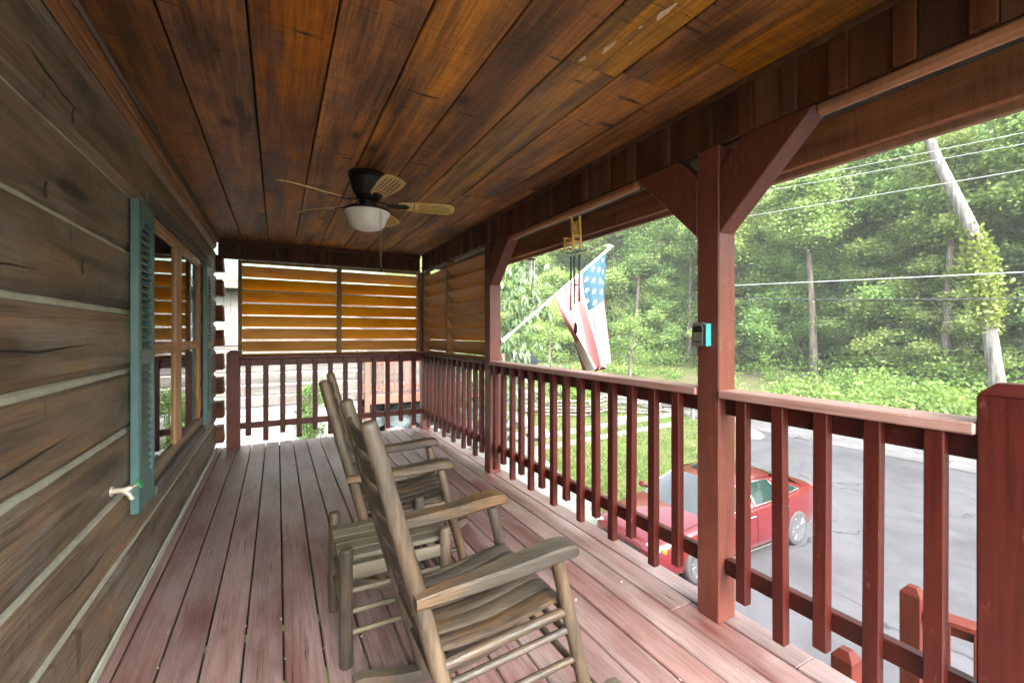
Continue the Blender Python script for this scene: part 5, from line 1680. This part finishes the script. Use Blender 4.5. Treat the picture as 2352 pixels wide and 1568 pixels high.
# two young trees on the lawn edge by the flag
def yard_tree(x, y, H, r0, seed, lo, spread, label, size=0.16, per=150):
    rs_ = np.random.RandomState(seed)
    t = empty('young_tree', (x, y, float(hgt(x, y)) - 0.05), label=label, cat='tree')
    V, F, ends, tr = limb_tree(rs_, H, r0, (0.2, 0.1), 9, lo, spread)
    mk('trunk', V, F, 'bark', t, smooth=True)
    cl = [((e.x, e.y, e.z), rs_.uniform(0.5, 0.95)) for e in ends]
    Q, T = crown_leaves(rs_, cl, per, size)
    quads('crown', Q, 'leaf2', t, T)
yard_tree(20.5, 31.5, 6.5, 0.14, 31, 0.42, 2.4, 'young green tree with slim dark trunk left of the flag')
yard_tree(24.6, 26.0, 5.2, 0.16, 33, 0.36, 2.6, 'young green tree with grey trunk right of the flag', per=190)
def shrub(name, x, y, z, w, h, seed, mat, label, cat, size, per):
    rs_ = np.random.RandomState(seed)
    t = empty(name, (x, y, z), label=label, cat=cat)
    V, F = [], []
    for k in range(7):
        a = k * 0.9
        v, f = tubegeo([(0, 0, -0.05), (math.cos(a) * w * 0.2, math.sin(a) * w * 0.2, h * 0.45), (math.cos(a) * w * 0.3, math.sin(a) * w * 0.3, h * 0.85)], [0.02, 0.014, 0.005], 5, False)
        o = len(V); V += v; F += [tuple(i + o for i in q) for q in f]
    mk('stems', V, F, 'bark', t)
    cl = [((rs_.normal(0, w * 0.22), rs_.normal(0, w * 0.22), h * (0.1 + 0.82 * k / 21)), w * rs_.uniform(0.26, 0.42)) for k in range(22)]
    Q, T = crown_leaves(rs_, cl, per, size, 0.9, 1.0)
    quads('foliage', Q, mat, t, T)
shrub('evergreen_shrub', 0.72, 11.5, -1.9, 0.55, 2.1, 3, 'leaf_dark', 'narrow dark evergreen shrub before the neighbouring cabin wall', 'shrub', 0.055, 3800)
shrub('bush', 13.6, 19.3, -2.9, 2.6, 1.9, 5, 'leaf2', 'bright green bush in front of the stone wall', 'bush', 0.16, 320)
shrub('bush', 18.6, 24.5, -2.9, 2.2, 1.5, 6, 'leaf2', 'round green bush beyond the lawn below the flag', 'bush', 0.16, 320)
shrub('bush', 2.1, 10.2, -2.3, 1.0, 0.8, 8, 'leaf2', 'low green plant on the rubble slope beyond the far railing', 'bush', 0.09, 1500)

# grass blades on the lawn
rs = np.random.RandomState(15)
n = 70000
gx = rs.uniform(2.2, 20, n); gy = 7.2 + rs.uniform(0, 1, n) ** 1.5 * 15
edge = np.interp(gx, [2.2, 7.0, 10.6, 13.2, 15.4, 17.6, 19.7], [7.1, 7.3, 7.7, 8.9, 10.6, 11.9, 12.6])
patch = np.sin(gx * 1.7 + np.sin(gy * 1.1) * 2) * np.sin(gy * 1.3 + np.sin(gx * 0.7) * 2)
keep = (gy > edge + rs.uniform(-0.1, 0.5, n)) & (patch + rs.normal(0, 0.35, n) > -0.05) & ~((gx < 7) & (gy < 11.4) & (gx < 6.4))
gx, gy = gx[keep], gy[keep]
C = np.stack([gx, gy, np.full(len(gx), GZ + 0.03)], 1)
up = np.stack([rs.normal(0, 0.5, len(gx)), rs.normal(0, 0.5, len(gx)), np.ones(len(gx))], 1)
up /= np.linalg.norm(up, axis=1, keepdims=True)
a = rs.uniform(0, 6.28, len(gx))
sd_ = np.stack([np.cos(a), np.sin(a), 0 * a], 1)
h_ = rs.uniform(0.03, 0.085, (len(gx), 1)); w_ = rs.uniform(0.008, 0.02, (len(gx), 1))
B0 = C - np.array([0, 0, 0.04])
Q = np.stack([B0 - sd_ * w_, B0 + sd_ * w_, C + up * h_ + sd_ * w_ * 0.2, C + up * h_ - sd_ * w_ * 0.2], 1)
tag(quads('grass', Q, 'blade_grass', None, np.clip(rs.normal(0.5, 0.25, len(gx)), 0, 1)), 'patchy green lawn grass between the driveway and the stone wall', 'grass', kind='stuff')

# ------------------------------------------------------------------ thin haze volume added to lift the dark shadows of the woods
hz = G('lifting_haze')
pv = hz.n('ShaderNodeVolumePrincipled', {'Color': (0.95, 0.98, 1.0, 1), 'Density': 0.0008, 'Anisotropy': 0.0})
hz.nt.links.new(pv.outputs[0], hz.out.inputs['Volume'])
hb = mk('haze', [(x, y, z) for x in (-70, 130) for y in (-70, 150) for z in (-5, 75)], [(0, 1, 3, 2), (4, 6, 7, 5), (0, 4, 5, 1), (2, 3, 7, 6), (0, 2, 6, 4), (1, 5, 7, 3)], hz.m)
tag(hb, 'thin pale haze added to lighten the dark wooded hillside', 'haze', kind='stuff')
